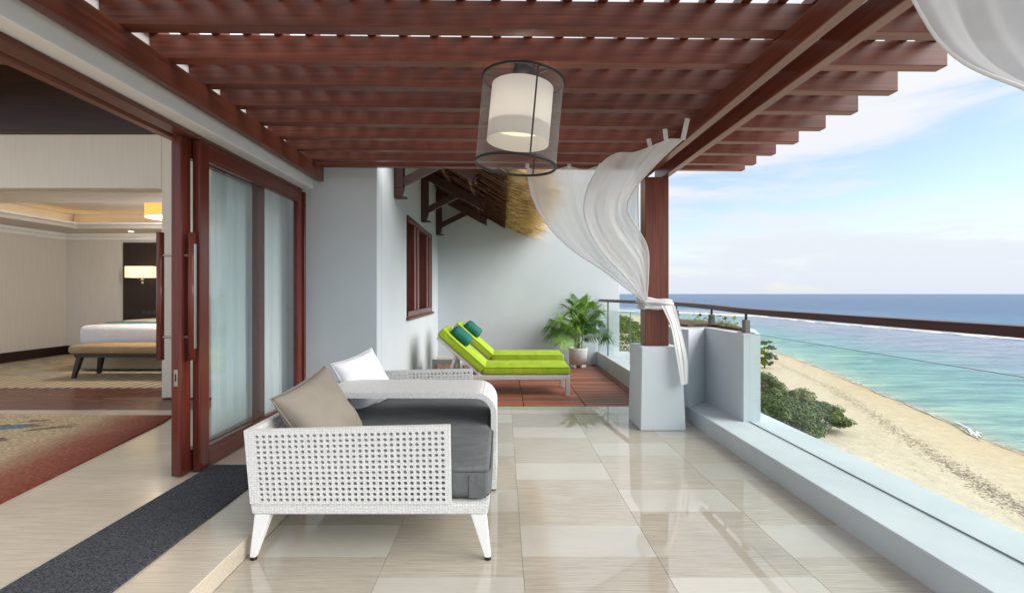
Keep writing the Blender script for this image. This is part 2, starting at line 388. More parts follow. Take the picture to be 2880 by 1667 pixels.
# ------------------------------------------------------------------ vegetation below
def leaf_mat(name, c0, c1, c2):
    m, t, b = mat(name, c0, .5, .3)
    f = noise(t, pos_map(t, (.9, .9, .9)), 1, 4)
    r = ramp(t, [(.3, c0), (.5, c1), (.72, c2)]); t.links.new(f, r.inputs[0]); t.links.new(r.outputs[0], b.inputs['Base Color'])
    return m
LEAF = [leaf_mat('shrub_leaves', (.07, .11, .016), (.115, .155, .025), (.18, .205, .045)), leaf_mat('olive_leaves', (.10, .115, .03), (.16, .17, .05), (.23, .22, .075)), leaf_mat('dark_leaves', (.05, .085, .014), (.08, .12, .02), (.13, .16, .032))]
BARK = noisy('bark', (.10, .07, .05), (.18, .14, .10), nscale=3, rough=.9)
def leaf_cloud(vs, fs, c, rx, ry, rz, n, size, g, clumps=16):
    cs = []
    for _ in range(clumps):
        th = g.uniform(0, 2*math.pi); ph = math.acos(g.uniform(-.25, 1)); q = g.uniform(.55, .95)
        cs.append((c[0]+rx*q*math.sin(ph)*math.cos(th), c[1]+ry*q*math.sin(ph)*math.sin(th), c[2]+rz*q*math.cos(ph), g.uniform(.22, .42)))
    for _ in range(n):
        x0, y0, z0, q = g.choice(cs)
        d = Vector((g.gauss(0, 1), g.gauss(0, 1), g.gauss(0, 1))).normalized()*(g.random()**.4)
        p = Vector((x0+d.x*q*rx, y0+d.y*q*ry, z0+d.z*q*rz*.9))
        nrm = (d+Vector((g.gauss(0, .5), g.gauss(0, .5), .5+g.gauss(0, .4)))).normalized()
        a = nrm.orthogonal().normalized(); bb = nrm.cross(a); th = g.uniform(0, 6.28)
        u = (a*math.cos(th)+bb*math.sin(th))*size*g.uniform(.6, 1.4); v = nrm.cross(u).normalized()*size*g.uniform(.3, .6); k = len(vs)
        vs += [tuple(p-u), tuple(p+v), tuple(p+u), tuple(p-v)]; fs.append((k, k+1, k+2, k+3))
def shrub(x, y, h, r, mi, label, seed, n=3600, name='shrub', cat='shrub', leafsize=.17, group='shrubs on the sand below the balcony'):
    g = random.Random(seed)
    root = thing(name, label, cat, (x, y, GZ), 0, group)
    vs, fs = [], []
    leaf_cloud(vs, fs, (0, 0, h*.42), r, r, h*.58, n, leafsize, g, 22)
    pydata('crown', vs, fs, LEAF[mi], root)
    bm = BM()
    for k in range(6):
        th = k*1.05+g.random(); e = Vector((r*.6*math.cos(th), r*.6*math.sin(th), h*.7))
        tube(bm, [(0, 0, -.1), e*.4+Vector((0, 0, .3)), e], [.14, .09, .03], 6)
    obj('branch', bm, BARK, root)
    return root
G_SH = 'shrubs on the sand below the balcony'
shrub_spec = [(46.0, 71, 3.8, 3.2, 2, 'dark shrub at the seaward tip of the thicket on the sand'),
 (41.5, 70, 4.4, 3.4, 2, 'deep green shrub just behind the low white kerb, lowest in the thicket'),
 (48.0, 78, 4.4, 2.7, 1, 'loose olive shrub leaning out over the sand at the thicket edge'),
 (44.0, 78, 4.8, 3.5, 0, 'full green shrub in the middle of the thicket'),
 (39.0, 76, 4.8, 3.6, 2, 'dark shrub half hidden by the kerb behind the lowest one'),
 (47.0, 86, 4.8, 3.2, 0, 'mid green shrub directly behind the loose olive one'),
 (42.5, 86, 5.2, 3.6, 1, 'olive rounded shrub rising highest in the thicket'),
 (49.0, 94, 4.2, 3.0, 0, 'green shrub on the sand side, second row from the thicket tip'),
 (45.0, 95, 5.2, 3.6, 0, 'broad green shrub behind the highest olive one'),
 (50.5, 103, 4.4, 3.1, 1, 'olive shrub in the far half of the thicket beside the seaweed line'),
 (46.5, 104, 5.4, 3.8, 0, 'wide green shrub next to the planter end, far half of the thicket'),
 (52.5, 112, 4.2, 3.2, 0, 'small green shrub at the far seaward end of the thicket'),
 (48.5, 114, 5.4, 3.8, 1, 'olive shrub at the far end of the thicket beside the planter'),
 (38.5, 66, 4.6, 3.4, 2, 'dark shrub nearest the building, mostly below the kerb')]
for i, (x, y, h, r, mi, lb) in enumerate(shrub_spec):
    k = 1+.18*(y > 84); shrub(x, y, h*k, r*1.28, mi, lb, 50+i, n=8000, leafsize=.2)
# beach tree beyond the planter
tr = thing('beach_tree', 'small thin beach tree with sparse layered crown right of the planter', 'tree', (70.6, 131, GZ))
g = random.Random(5); vs, fs = [], []
for c, rr in (((.2, 0, 1.2), 1.9), ((-1.2, 0, 2.2), 1.5), ((0, 0, 6.6), 1.7), ((1.4, .3, 5.4), 1.5), ((.4, 0, 3.6), 2.0), ((2.0, 0, 2.7), 1.3), ((-1.6, 0, 4.9), 1.6)):
    leaf_cloud(vs, fs, c, rr*1.15, rr*1.15, rr*.55, 900, .22, g, 10)
pydata('crown', vs, fs, LEAF[2], tr)
bm = BM(); tube(bm, [(0, 0, -.1), (.2, 0, 2.2), (0, 0, 4.4), (.1, 0, 6.8)], [.22, .17, .11, .04], 8)
for e in ((1.6, .2, 5.2), (-1.6, 0, 4.8), (2.1, 0, 2.6)): tube(bm, [(.15, 0, e[2]-1.4), e], [.08, .03], 6)
obj('trunk', bm, BARK, tr)
# far low scrub seen past the post
g = random.Random(9); vs, fs = [], []
for i in range(420):
    y = g.uniform(150, 410); xs = 64+(y-150)*.155; x = xs-abs(g.gauss(0, 1))*26-g.uniform(0, 6)
    rr = g.uniform(2, 4.5)
    leaf_cloud(vs, fs, (x, y, GZ+.6), rr, rr, g.uniform(1.2, 2.8), 120, .42, g, 9)
o = pydata('coastal_scrub', vs, fs, LEAF[0]); tag(o, kind='stuff'); o['label'] = 'green scrub covering the far headland behind the beach'

# ------------------------------------------------------------------ TERRACE FLOOR
KX = 1.742                                # kerb inner face
floor = bbox('terrace_floor', -1.17, KX, -1.0, 5.18, -.30, -.012, GROUT, bev=0); structure(floor)
tile_cache = {}
def tile(x0, x1, y0, y1, m, parent, z=0, th=.014, name='tile', bev=.0004):
    key = (round(x1-x0, 3), round(y1-y0, 3), m.name, th)
    if key not in tile_cache:
        bm = BM(); box(bm, 0, x1-x0, 0, y1-y0, -th, 0, bev, 1)
        me = bpy.data.meshes.new(name); bm.to_mesh(me); bm.free(); me.materials.append(m); tile_cache[key] = me
    o = bpy.data.objects.new(name, tile_cache[key]); col.objects.link(o); o.parent = parent
    o.location = (x0, y0, z); return o
J = .0007
cols = [(-1.165, -.528), (-.528, .089), (.089, .706), (.706, 1.323), (1.323, KX)]
for ci, (a, c) in enumerate(cols):
    y = 2.22 if ci in (0, 2, 4) else 2.68
    y -= .923*3
    while y < 4.885:
        for y0, y1, m in ((y, y+.302, PALE), (y+.302, y+.923, TAN)):
            y0c, y1c = max(y0, -.95), min(y1, 4.885)
            if y1c-y0c > .03: tile(a+J, c-J, y0c+J, y1c-J, m, floor, z=0)
        y += .923
for a, c in ((-1.165, .089), (.089, 1.0), (1.0, KX)): tile(a+J, c-J, 4.885+J, 5.178, PALE, floor)
# ---- lower deck
DZ = -.10
deck = bbox('deck_base', -1.2, KX, 5.182, 8.98, DZ-.12, DZ-.035, mat('deck_void', (.03, .02, .015), .9)[0], bev=0); structure(deck)
rows = 0; y = 5.20
xs = [-1.19, -.473, .245, .963, KX-.10]
while y < 8.95:
    for a, c in zip(xs, xs[1:]):
        tile(a+.004, c-.004, y+.004, y+.086, DECK, deck, DZ+rnd.uniform(-.0015, .0015), .03, 'board', .003)
    y += .092
tile(KX-.095, KX-.004, 5.20, 8.95, DECKY, deck, DZ+.001, .03, 'board', .003)

# ---- raised platform and rooms behind the doors
PZ = .085
plat = bbox('raised_floor', -8.2, -1.169, -1.6, 4.67, -.3, PZ, PLAT, bev=.003); structure(plat)
wf = bbox('parquet_base', -8.2, -1.9, 4.672, 5.69, -.3, PZ-.012, GROUT, bev=0); structure(wf)
for k in range(9):
    for q in range(5):
        tile(-8.1+q*1.24, -8.1+q*1.24+1.238, 4.673+k*.113+.001, 4.673+(k+1)*.113-.001, FLOORW, wf, PZ+.001, .012, 'plank', .001)
bedfloor = bbox('bedroom_floor', -8.2, -1.4, 5.692, 9.1, -.3, PZ-.004, GROUT, bev=0); structure(bedfloor)

def rug_mat():
    m, t, b = mat('patterned_carpet', (.4, .3, .2), .95, .1)
    pv = pos_map(t, (1, 1, 1)); s = node(t, 'ShaderNodeSeparateXYZ'); t.links.new(pv, s.inputs[0])
    e1 = node(t, 'ShaderNodeMath', operation='MULTIPLY_ADD'); e1.inputs[1].default_value = .163; t.links.new(s.outputs[1], e1.inputs[0]); t.links.new(s.outputs[0], e1.inputs[2])   # x + .163 y : distance inward from the slanting edge
    nn = noise(t, pos_map(t, (1.4, 1.4, 1)), 1, 3)
    ad = node(t, 'ShaderNodeMath', operation='MULTIPLY_ADD'); ad.inputs[1].default_value = .5; t.links.new(nn, ad.inputs[0]); t.links.new(e1.outputs[0], ad.inputs[2])
    fine = noise(t, pos_map(t, (42, 42, 1)), 1, 3)
    ad2 = node(t, 'ShaderNodeMath', operation='MULTIPLY_ADD'); ad2.inputs[1].default_value = .35; t.links.new(fine, ad2.inputs[0]); t.links.new(ad.outputs[0], ad2.inputs[2])
    mr = node(t, 'ShaderNodeMapRange'); mr.inputs[1].default_value = -3.9; mr.inputs[2].default_value = -1.8; t.links.new(ad2.outputs[0], mr.inputs[0])
    r = ramp(t, [(0, (.42, .33, .21)), (.45, (.50, .40, .26)), (.70, (.47, .36, .23)), (.76, (.37, .23, .15)), (.85, (.27, .105, .07)), (1, (.18, .045, .03))]); t.links.new(mr.outputs[0], r.inputs[0])
    mo = noise(t, pos_map(t, (.9, 1.6, 1)), 1.3, 3, .5, 1.6)
    rm = ramp(t, [(.0, (0, 0, 0)), (.56, (0, 0, 0)), (.58, (1, 1, 1))]); t.links.new(mo, rm.inputs[0])
    rcol = ramp(t, [(.56, (.23, .16, .11)), (.64, (.2, .17, .14)), (.67, (.10, .24, .34))]); t.links.new(mo, rcol.inputs[0])
    lim = node(t, 'ShaderNodeMapRange'); lim.inputs[1].default_value = -2.75; lim.inputs[2].default_value = -3.0; t.links.new(e1.outputs[0], lim.inputs[0])
    mu = node(t, 'ShaderNodeMath', operation='MULTIPLY'); t.links.new(rm.outputs[0], mu.inputs[0]); t.links.new(lim.outputs[0], mu.inputs[1])
    mx = node(t, 'ShaderNodeMix', data_type='RGBA'); t.links.new(mu.outputs[0], mx.inputs['Factor']); t.links.new(r.outputs[0], mx.inputs[6]); t.links.new(rcol.outputs[0], mx.inputs[7])
    sp = ramp(t, [(.3, (.5, .45, .45)), (.5, (.95, .95, .95)), (.7, (1.6, 1.7, 1.7))]); t.links.new(fine, sp.inputs[0])
    m2 = node(t, 'ShaderNodeMix', data_type='RGBA', blend_type='MULTIPLY'); m2.inputs['Factor'].default_value = .8; t.links.new(mx.outputs[2], m2.inputs[6]); t.links.new(sp.outputs[0], m2.inputs[7]); t.links.new(m2.outputs[2], b.inputs['Base Color'])
    bump(t, b, fine, .6, .01); return m
edge = [(-2.28, -1.2), (-2.40, 1.0), (-2.56, 2.0), (-2.66, 2.55), (-2.80, 3.4), (-2.93, 4.2), (-3.0, 4.42)]
bm = prism(BM(), edge+[(-7.9, 4.52), (-7.9, -1.2)], PZ, PZ+.012)
o = obj('sitting_room_carpet', bm, rug_mat()); tag(o, 'red bordered carpet with cream and blue flower pattern inside the doorway', 'carpet')
def bed_carpet_mat():
    m, t, b = mat('bedroom_carpet', (.4, .35, .25), .95, .1)
    f = noise(t, pos_map(t, (.8, 1.5, 1)), 1.3, 3, .5, 2.2)
    r = ramp(t, [(.3, (.30, .21, .11)), (.42, (.43, .36, .25)), (.52, (.40, .34, .24)), (.6, (.27, .29, .28)), (.68, (.38, .26, .13))]); t.links.new(f, r.inputs[0])
    wv = node(t, 'ShaderNodeTexWave', wave_type='BANDS', bands_direction='X', i_Scale=2.6, i_Distortion=1.0); t.links.new(pos_map(t, (1, .5, 1)), wv.inputs[0])
    s = node(t, 'ShaderNodeSeparateXYZ'); t.links.new(pos_map(t, (1, 1, 1)), s.inputs[0])
    lim = node(t, 'ShaderNodeMapRange'); lim.inputs[1].default_value = 6.45; lim.inputs[2].default_value = 6.3; lim.inputs[4].default_value = .8; t.links.new(s.outputs[1], lim.inputs[0])
    st = ramp(t, [(.35, (.47, .40, .28)), (.65, (.24, .18, .12))]); t.links.new(wv.outputs[0], st.inputs[0])
    mx = node(t, 'ShaderNodeMix', data_type='RGBA'); t.links.new(lim.outputs[0], mx.inputs['Factor']); t.links.new(r.outputs[0], mx.inputs[6]); t.links.new(st.outputs[0], mx.inputs[7]); t.links.new(mx.outputs[2], b.inputs['Base Color'])
    return m
o = bbox('bedroom_carpet', -7.95, -2.2, 5.72, 8.85, PZ-.002, PZ+.012, bed_carpet_mat(), bev=.002); tag(o, 'beige and blue swirled carpet under the bed and bench', 'carpet')
MATC, t, b = mat('grey_mat_loops', (.05, .053, .062), .95, .1)
f = noise(t, pos_map(t, (130, 130, 130)), 1, 2, .7); r = ramp(t, [(.3, (.018, .02, .025)), (.7, (.12, .125, .14))]); t.links.new(f, r.inputs[0]); t.links.new(r.outputs[0], b.inputs['Base Color']); bump(t, b, f, 1, .01)
o = bbox('door_mat', -1.885, -1.455, -1.2, 3.15, PZ+.0005, PZ+.010, MATC, bev=.003); tag(o, 'long dark grey mat runner on the raised stone step beside the doors', 'mat')

# ------------------------------------------------------------------ WALLS
def wall(name, label, cat='wall'):
    return tag(thing(name, label, cat), kind='thing')
hw = wall('door_header_wall', 'white wall band above the sliding doors, under the long left beam')
bbox('fascia', -2.06, -1.80, -1.6, 4.618, 2.195, 3.7, WHITE, hw, bev=.003)
bbox('head_track', -2.00, -1.90, -1.6, 4.60, 2.166, 2.193, WY, hw, bev=.004)
bbox('head_track', -2.12, -2.064, -1.6, 4.60, 2.175, 2.36, WY, hw, bev=.004)
fw = wall('short_wall', 'blue grey wall facing us between the sliding doors and the window corner')
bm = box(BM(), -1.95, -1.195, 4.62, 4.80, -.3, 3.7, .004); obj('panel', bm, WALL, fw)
ww = wall('window_wall', 'white side wall with the dark red window under the thatched eave')
WX0 = -1.195; a0, a1, z0, z1 = 6.03, 8.16, .905, 2.19
bm = BM(); box(bm, WX0-.2, WX0, 4.802, a0, -.3, 3.7); box(bm, WX0-.2, WX0, a1, 8.978, -.3, 3.7)
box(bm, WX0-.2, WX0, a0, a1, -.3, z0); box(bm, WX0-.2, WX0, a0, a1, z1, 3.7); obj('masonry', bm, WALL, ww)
win = bbox('window_frame', WX0-.15, WX0-.02, a0+.002, a0+.06, z0+.002, z1-.002, DOORW, ww)
for nm, yy0, yy1, zz0, zz1, m in (('frame', a1-.10, a1-.002, z0, z1, DOORW), ('frame', a0+.06, a1-.1, z1-.075, z1-.002, DOORY), ('frame', a0+.06, a1-.1, z0+.002, z0+.075, DOORY)):
    bbox(nm, WX0-.15, WX0+.012, yy0, yy1, zz0+.001, zz1-.001, m, win)
for yy in (6.56, 6.80, 7.62, 7.90): bbox('stile', WX0-.12, WX0+.004, yy, yy+.13, z0+.075, z1-.076, DOORW, win)
for yy0, yy1 in ((6.09, 6.56), (6.93, 7.62)): bbox('pane', WX0-.07, WX0-.064, yy0, yy1, z0+.075, z1-.075, DGLASS, win, bev=0)
bbox('window_sill', WX0-.01, WX0+.04, a0-.03, a1+.03, z0-.035, z0-.001, WX, ww)
bbox('window_curtain', WX0-.19, WX0-.17, a0, a1, z0, z1, cloth_mat('lining', (.6, .57, .5), .35, .5), ww, bev=0)
bw = wall('end_wall', 'wide pale blue grey wall closing the deck behind the green loungers')
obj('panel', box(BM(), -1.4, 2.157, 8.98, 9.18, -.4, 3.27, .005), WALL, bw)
obj('footing', box(BM(), -1.5, 2.35, 8.985, 9.175, -4, -.4, 0), WALL, bw)
# side of the building under the terrace (seen from the side only)
o = bbox('balcony_slab', -2.0, 2.31, -1.6, 8.976, -.9, -.302, WALL, bev=0); structure(o)

# rooms
pw = wall('partition_wall', 'beige wall with wide opening between the sitting room and bedroom')
bbox('header', -8.2, -3.62, 5.15, 5.30, 2.32, 2.89, INNER, pw); bbox('jamb', -3.618, -2.03, 5.15, 5.30, PZ+.013, 2.89, INNER, pw)
bbox('fascia_board', -8.2, -2.03, 5.10, 5.30, 2.892, 3.60, DARKW, pw)
INGREY = noisy('taupe_wallpaper', (.66, .64, .60), (.72, .70, .66), scale=(40, 40, 2), nscale=1, rough=.8, spec=.2)
iw = wall('bedroom_wall', 'plain taupe bedroom wall with dark skirting left of the bed')
bbox('panel', -8.2, -8.0, 5.15, 9.1, PZ, 3.7, INGREY, iw); bm = BM(); box(bm, -7.998, -4.3, 8.9, 9.1, PZ, 3.0); box(bm, -1.8, -1.42, 8.9, 9.1, PZ, 3.0); box(bm, -4.3, -1.8, 8.9, 9.1, PZ, .15); box(bm, -4.3, -1.8, 8.9, 9.1, 2.28, 3.0); obj('panel', bm, INGREY, iw)
gw = bbox('unseen_fill_window', -4.3, -1.8, 8.98, 9.0, .15, 2.28, DGLASS, iw, bev=0)  # unseen window added in the back wall to let more light into the bedroom
for q in ((-4.3, -4.23), (-3.09, -3.01), (-1.87, -1.8)): bbox('stile', q[0], q[1], 8.95, 9.03, .151, 2.279, DOORW, gw)
bbox('skirting', -7.998, -7.97, 5.3, 8.87, PZ+.013, PZ+.17, DARKW, iw); bbox('skirting', -7.998, -6.94, 8.87, 8.898, PZ+.013, PZ+.17, DARKW, iw)
for k, (ya, zz, ww_) in enumerate(((0, 2.18, .04), (0, 2.24, .08))):
    bbox('cornice', -7.998, -7.998+ww_, 5.31, 8.898-ww_, zz, zz+.058, WHITE, iw); bbox('cornice', -7.998, -1.43, 8.898-ww_, 8.898, zz, zz+.058, WHITE, iw)
ce = bbox('bedroom_ceiling', -8.0, -1.42, 5.305, 8.9, 2.62, 2.70, INCEIL); structure(ce)
for a in ((-8.0, -7.2, 5.305, 8.9), (-7.2, -1.42, 8.2, 8.9), (-7.2, -1.42, 5.305, 5.9)):
    bbox('soffit', a[0], a[1], a[2], a[3], 2.30, 2.36, INCEIL, ce)
bbox('moulding', -7.26, -7.14, 5.84, 8.26, 2.362, 2.40, WHITE, ce); bbox('moulding', -7.14, -1.45, 8.14, 8.26, 2.362, 2.40, WHITE, ce)
bbox('riser', -7.75, -7.7, 5.4, 8.75, 2.362, 2.618, INCEIL, ce); bbox('riser', -7.69, -1.45, 8.7, 8.75, 2.362, 2.618, INCEIL, ce)
cov_m = emit_mat('cove_lamp', (1, .70, .36), 1.3)
cl = thing('cove_light', 'warm hidden strip light glowing in the bedroom ceiling recess', 'light', (-7.5, 7.2, 2.37))
for a in ((-.10, -.06, -1.5, 1.3), (-.1, 5.5, 1.32, 1.36)): bbox('strip', *a, 0, .015, cov_m, cl, bev=0)
BAMBOO = noisy('woven_bamboo', (.26, .17, .07), (.48, .35, .17), scale=(60, 3, 1), nscale=1, rough=.7, bstr=.4)
o = bbox('sitting_room_ceiling', -8.2, -2.07, 3.6, 5.3, 3.62, 3.7, BAMBOO); structure(o)
for k in range(2): bbox('rafter', -8.0, -2.1, 3.7+k*.8, 3.82+k*.8, 3.46, 3.615, DARKW, o)
# bed, bench, panel, lamps
hp = thing('headboard_panel', 'tall near black wood panel behind the bed with small switches', 'wall panel', (-5.72, 8.86, PZ+.02))
bbox('panel', -1.21, 1.21, 0, .036, 0, 2.03, DARKZ, hp)
for k in range(3): bbox('switch', -.86+k*.1, -.79+k*.1, -.012, -.0005, .72, .79, mat('switch_plate', (.05, .045, .04), .3)[0], hp)
bed = thing('bed', 'wide bed with white sheet and teal edged throw behind the bench', 'bed', (-5.1, 7.85, PZ+.012))
LINEN = noisy('white_linen', (.72, .72, .77), (.8, .8, .84), nscale=5, rough=.85, spec=.1, bstr=.3, bdist=.03)
bbox('base', -.95, .95, -.9, .95,   .02, .37, noisy('bed_base_cloth', (.30, .26, .19), (.36, .31, .23), nscale=20, rough=.9), bed, bev=.02)
bbox('mattress', -.96, .96, -.93, .97, .375, .65, LINEN, bed, bev=.07, seg=4, smooth=True)
bbox('throw', -.99, .99, -.55, .95, .43, .675, mat('teal_throw', (.09, .2, .2), .9)[0], bed, bev=.08, seg=4, smooth=True)
bbox('blanket', -.85, .97, -.25, .96, .64, .69, mat('beige_blanket', (.5, .44, .36), .9)[0], bed, bev=.025, seg=3, smooth=True)
be = thing('bench', 'long bench with tan padded seat and dark splayed legs at the bed foot', 'bench', (-4.85, 6.55, PZ+.012))
bbox('seat', -.82, .82, -.24, .24, .315, .43, noisy('tan_suede', (.30, .20, .10), (.38, .27, .15), nscale=6, rough=.8), be, bev=.045, seg=4, smooth=True)
bbox('rail', -.76, .76, -.2, .2, .27, .314, DARKW, be)
for sx in (-1, 1):
    for sy in (-1, 1):
        x, y = sx*.70, sy*.17
        obj('leg', hexa(BM(), [(x+sx*.06-.02, y+sy*.03-.02, 0), (x+sx*.06+.02, y+sy*.03-.02, 0), (x+sx*.06+.02, y+sy*.03+.02, 0), (x+sx*.06-.02, y+sy*.03+.02, 0)], [(x-.03, y-.03, .269), (x+.03, y-.03, .269), (x+.03, y+.03, .269), (x-.03, y+.03, .269)]), DARKZ, be)
wl = thing('wall_lamp', 'lit wall lamp with square cream shade on the dark panel', 'lamp', (-6.47, 8.72, 1.49))
bm = BM(); box(bm, -.24, .24, -.10, .10, 0, .2); bm.faces.ensure_lookup_table()
bmesh.ops.delete(bm, geom=[f for f in bm.faces if abs(f.normal.z) > .9], context='FACES')
obj('shade', bm, emit_mat('lit_cream_shade', (1, .72, .33), .55, (.7, .6, .42)), wl)
obj('bulb', lathe(BM(), [(.001, .05), (.03, .08), (.03, .13), (.001, .16)], 10), emit_mat('bulb', (1, .75, .4), 5), wl)
obj('stem', tube(BM(), [(0, 0, -.1), (0, 0, .05), (0, .12, .05)], .012, 8), STEEL, wl)
obj('finial', lathe(BM(), [(.001, -.14), (.025, -.1), (.012, -.07), (.03, -.04), (.001, -.01)], 10), STEEL, wl)
cl2 = thing('ceiling_lamp', 'round orange drum lamp hanging from the bedroom ceiling', 'lamp', (-4.72, 7.0, 2.28))
obj('shade', lathe(BM(), [(.36, 0), (.36, .2)], 32), emit_mat('lit_orange_shade', (1, .36, .07), .55, (.6, .3, .1)), cl2)
obj('diffuser', lathe(BM(), [(.001, .012), (.355, .012)], 32), emit_mat('lit_diffuser', (1, .72, .40), 1.0), cl2)
obj('rod', tube(BM(), [(0, 0, .1), (0, 0, .34)], .012, 8), STEEL, cl2)
ld = bpy.data.lights.new('lamp_glow', 'POINT'); ld.energy = 28; ld.color = (1, .95, .89); ld.shadow_soft_size = .18
lo = bpy.data.objects.new('lamp_glow', ld); col.objects.link(lo); lo.parent = cl2; lo.location = (0, 0, -.2)
dl = thing('downlight', 'small lit round downlight in the bedroom ceiling edge above the dark panel', 'light', (-6.55, 8.56, 2.299))
obj('trim', lathe(BM(), [(.055, 0), (.055, -.008), (.042, -.008)], 20), WHITE, dl)
obj('lens', lathe(BM(), [(.001, -.004), (.042, -.004)], 20), emit_mat('lit_lens', (1, .9, .75), 6), dl)
# inner sheer curtain
SHEERW = cloth_mat('white_sheer', (.80, .86, .90), .03, .2)
vs, fs = [], []; n = 160
for i in range(n+1):
    y = 3.42+1.5*i/n; d = .022*math.sin(i*.72)+.013*math.sin(i*.31+1)
    for z in (PZ+.02, 1.1, 2.16): vs.append((-2.062+d*(1.0 if z < 1 else .75), y, z))
for i in range(n):
    for j in range(2): fs.append((i*3+j, i*3+3+j, i*3+4+j, i*3+1+j))
o = pydata('window_curtain', vs, fs, SHEERW, None, True); tag(o, 'white pleated curtain hanging inside behind the glass door', 'curtain')

# ------------------------------------------------------------------ SLIDING DOORS
def door(name, label, xo, th, y0, y1, sw):
    d = thing(name, label, 'door', (xo, y0, PZ), 0, None); wd = y1-y0; H = 2.165-PZ-.004
    bbox('stile', -th, 0, 0, sw, .008, H, DOORW, d, bev=.008, seg=2); bbox('stile', -th, 0, wd-sw, wd, .008, H, DOORW, d, bev=.008, seg=2)
    bbox('rail', -th+.001, -.001, sw, wd-sw, H-.10, H-.001, DOORY, d, bev=.004); bbox('rail', -th+.001, -.001, sw, wd-sw, .009, .125, DOORY, d, bev=.004)
    bbox('pane', -th/2-.003, -th/2+.003, sw-.01, wd-sw+.01, .12, H-.095, DGLASS, d, bev=0)
    b2 = BM()
    for q in ((sw, sw+.012, .125, H-.1), (wd-sw-.012, wd-sw, .125, H-.1), (sw+.012, wd-sw-.012, .125, .137), (sw+.012, wd-sw-.012, H-.112, H-.1)): box(b2, -th+.008, -.008, q[0], q[1], q[2], q[3])
    obj('bead', b2, DOORY, d)
    return d
d1 = door('sliding_door', 'inner open red wood sliding door leaf with long pull handles', -1.948, .062, 2.94, 3.98, .09)
d2 = door('sliding_door', 'outer glazed red wood sliding door leaf reaching the blue grey wall', -1.888, .05, 3.03, 4.585, .095)
for xx, nm in ((-.15, 'handle'), (.042, 'handle')):
    h = obj('handle', tube(BM(), [(xx, .035, .71), (xx, .035, 1.49)], .021, 16), DOORW, d1, True)
    bm = BM()
    for z in (.85, 1.35): tube(bm, [(-.063 if xx < 0 else .0, .035, z), (xx, .035, z)], .008, 8)
    obj('bracket', bm, STEEL, h)
bbox('lock_plate', -.043, -.019, -.003, .0005, .555, .655, STEEL, d1, bev=.001); bbox('lock_slot', -.035, -.027, -.0045, -.0025, .585, .63, BLACK, d1, bev=0)
bbox('pull_plate', .063, .066, .024, .046, .78, 1.42, STEEL, d1, bev=.001)
jm = bbox('door_jamb', -1.94, -1.87, 4.588, 4.617, PZ, 2.16, DOORW); tag(jm, 'narrow red wood jamb where the doors meet the blue grey wall', 'door jamb')

# ------------------------------------------------------------------ PERGOLA
pg = thing('pergola', 'dark red wood pergola with beams, rafters and slats over the terrace on a post', 'pergola', (0, 0, 0))
zr = lambda x: 2.38-.0097*x              # underside of the rafters
bbox('beam', -1.757, -1.70, .6, 4.61, 2.263, 2.395, WY, pg, bev=.004)
bbox('beam', 1.255, 1.315, .6, 4.62, 2.254, 2.366, WY, pg, bev=.004); bbox('beam', 1.445, 1.506, .6, 4.62, 2.254, 2.364, WY, pg, bev=.004)
ry = [2.16+.31*k for k in range(-4, 8)]+[4.535]
for y in ry:
    bm = BM(); hexa(bm, [(-1.798, y, zr(-1.8)), (2.266, y, zr(2.266)), (2.266, y+.072, zr(2.266)), (-1.798, y+.072, zr(-1.8))], [(-1.798, y, zr(-1.8)+.125), (2.266, y, zr(2.266)+.125), (2.266, y+.072, zr(2.266)+.125), (-1.798, y+.072, zr(-1.8)+.125)])
    bmesh.ops.bevel(bm, geom=list(bm.edges), offset=.004, segments=1, affect='EDGES'); obj('rafter', bm, WX, pg)
sl = None; x = -.666-.159*7
while x < 2.25:
    bm = BM(); box(bm, -.0225, .0225, .75, 4.62, 0, .05, .002)
    if sl is None: sl = obj('slat', bm, WY, pg); o = sl
    else:
        bm.free(); o = bpy.data.objects.new('slat', sl.data); col.objects.link(o); o.parent = pg
    o.location = (x, 0, zr(x)+.1255); x += .159
bbox('post', 1.287, 1.499, 4.38, 4.54, .7305, 2.253, WZ, pg, bev=.004)
bm = hexa(BM(), [(1.207, 4.255, 0.001), (1.606, 4.255, 0.001), (1.606, 4.66, 0.001), (1.207, 4.66, 0.001)], [(1.222, 4.27, .73), (1.575, 4.27, .73), (1.575, 4.645, .73), (1.222, 4.645, .73)])
bmesh.ops.bevel(bm, geom=list(bm.edges), offset=.006, segments=2, affect='EDGES'); obj('pedestal', bm, WALL, pg)

# ------------------------------------------------------------------ KERB, PLANTER, BALUSTRADE
kb = bbox('balcony_kerb', KX, 2.31, -1.4, 8.976, -.3, .14, KERB, bev=.005); structure(kb)
pl = thing('planter', 'curved white masonry planter with soil standing on the balcony kerb', 'planter', (0, 0, .141))
poly = [(2.0, 4.03), (2.0, 4.80), (1.735, 4.53), (1.69, 4.60), (1.68, 4.75), (1.70, 5.3), (1.76, 6.2), (2.20, 6.25), (2.42, 5.8), (2.52, 5.2), (2.36, 4.55), (2.14, 4.03)]
obj('planter_wall', prism(BM(), poly, 0, .725), WALL, pl)
inner = [(2.13, 4.30), (2.12, 5.0), (1.85, 4.85), (1.82, 5.3), (1.9, 6.05), (2.15, 6.1), (2.32, 5.7), (2.40, 5.2), (2.26, 4.6)]
obj('soil', prism(BM(), inner, .7255, .75), noisy('soil', (.06, .04, .025), (.2, .14, .08), nscale=30, rough=.95, bstr=.6), pl)
obj('underside', prism(BM(), [(2.312, 4.5), (2.312, 5.95), (2.40, 5.75), (2.49, 5.2), (2.35, 4.6)], -.5, -.0005), WALL, pl)
PLANT = leaf_mat('planter_leaves', (.08, .16, .02), (.16, .26, .03), (.28, .38, .06))
g = random.Random(3)
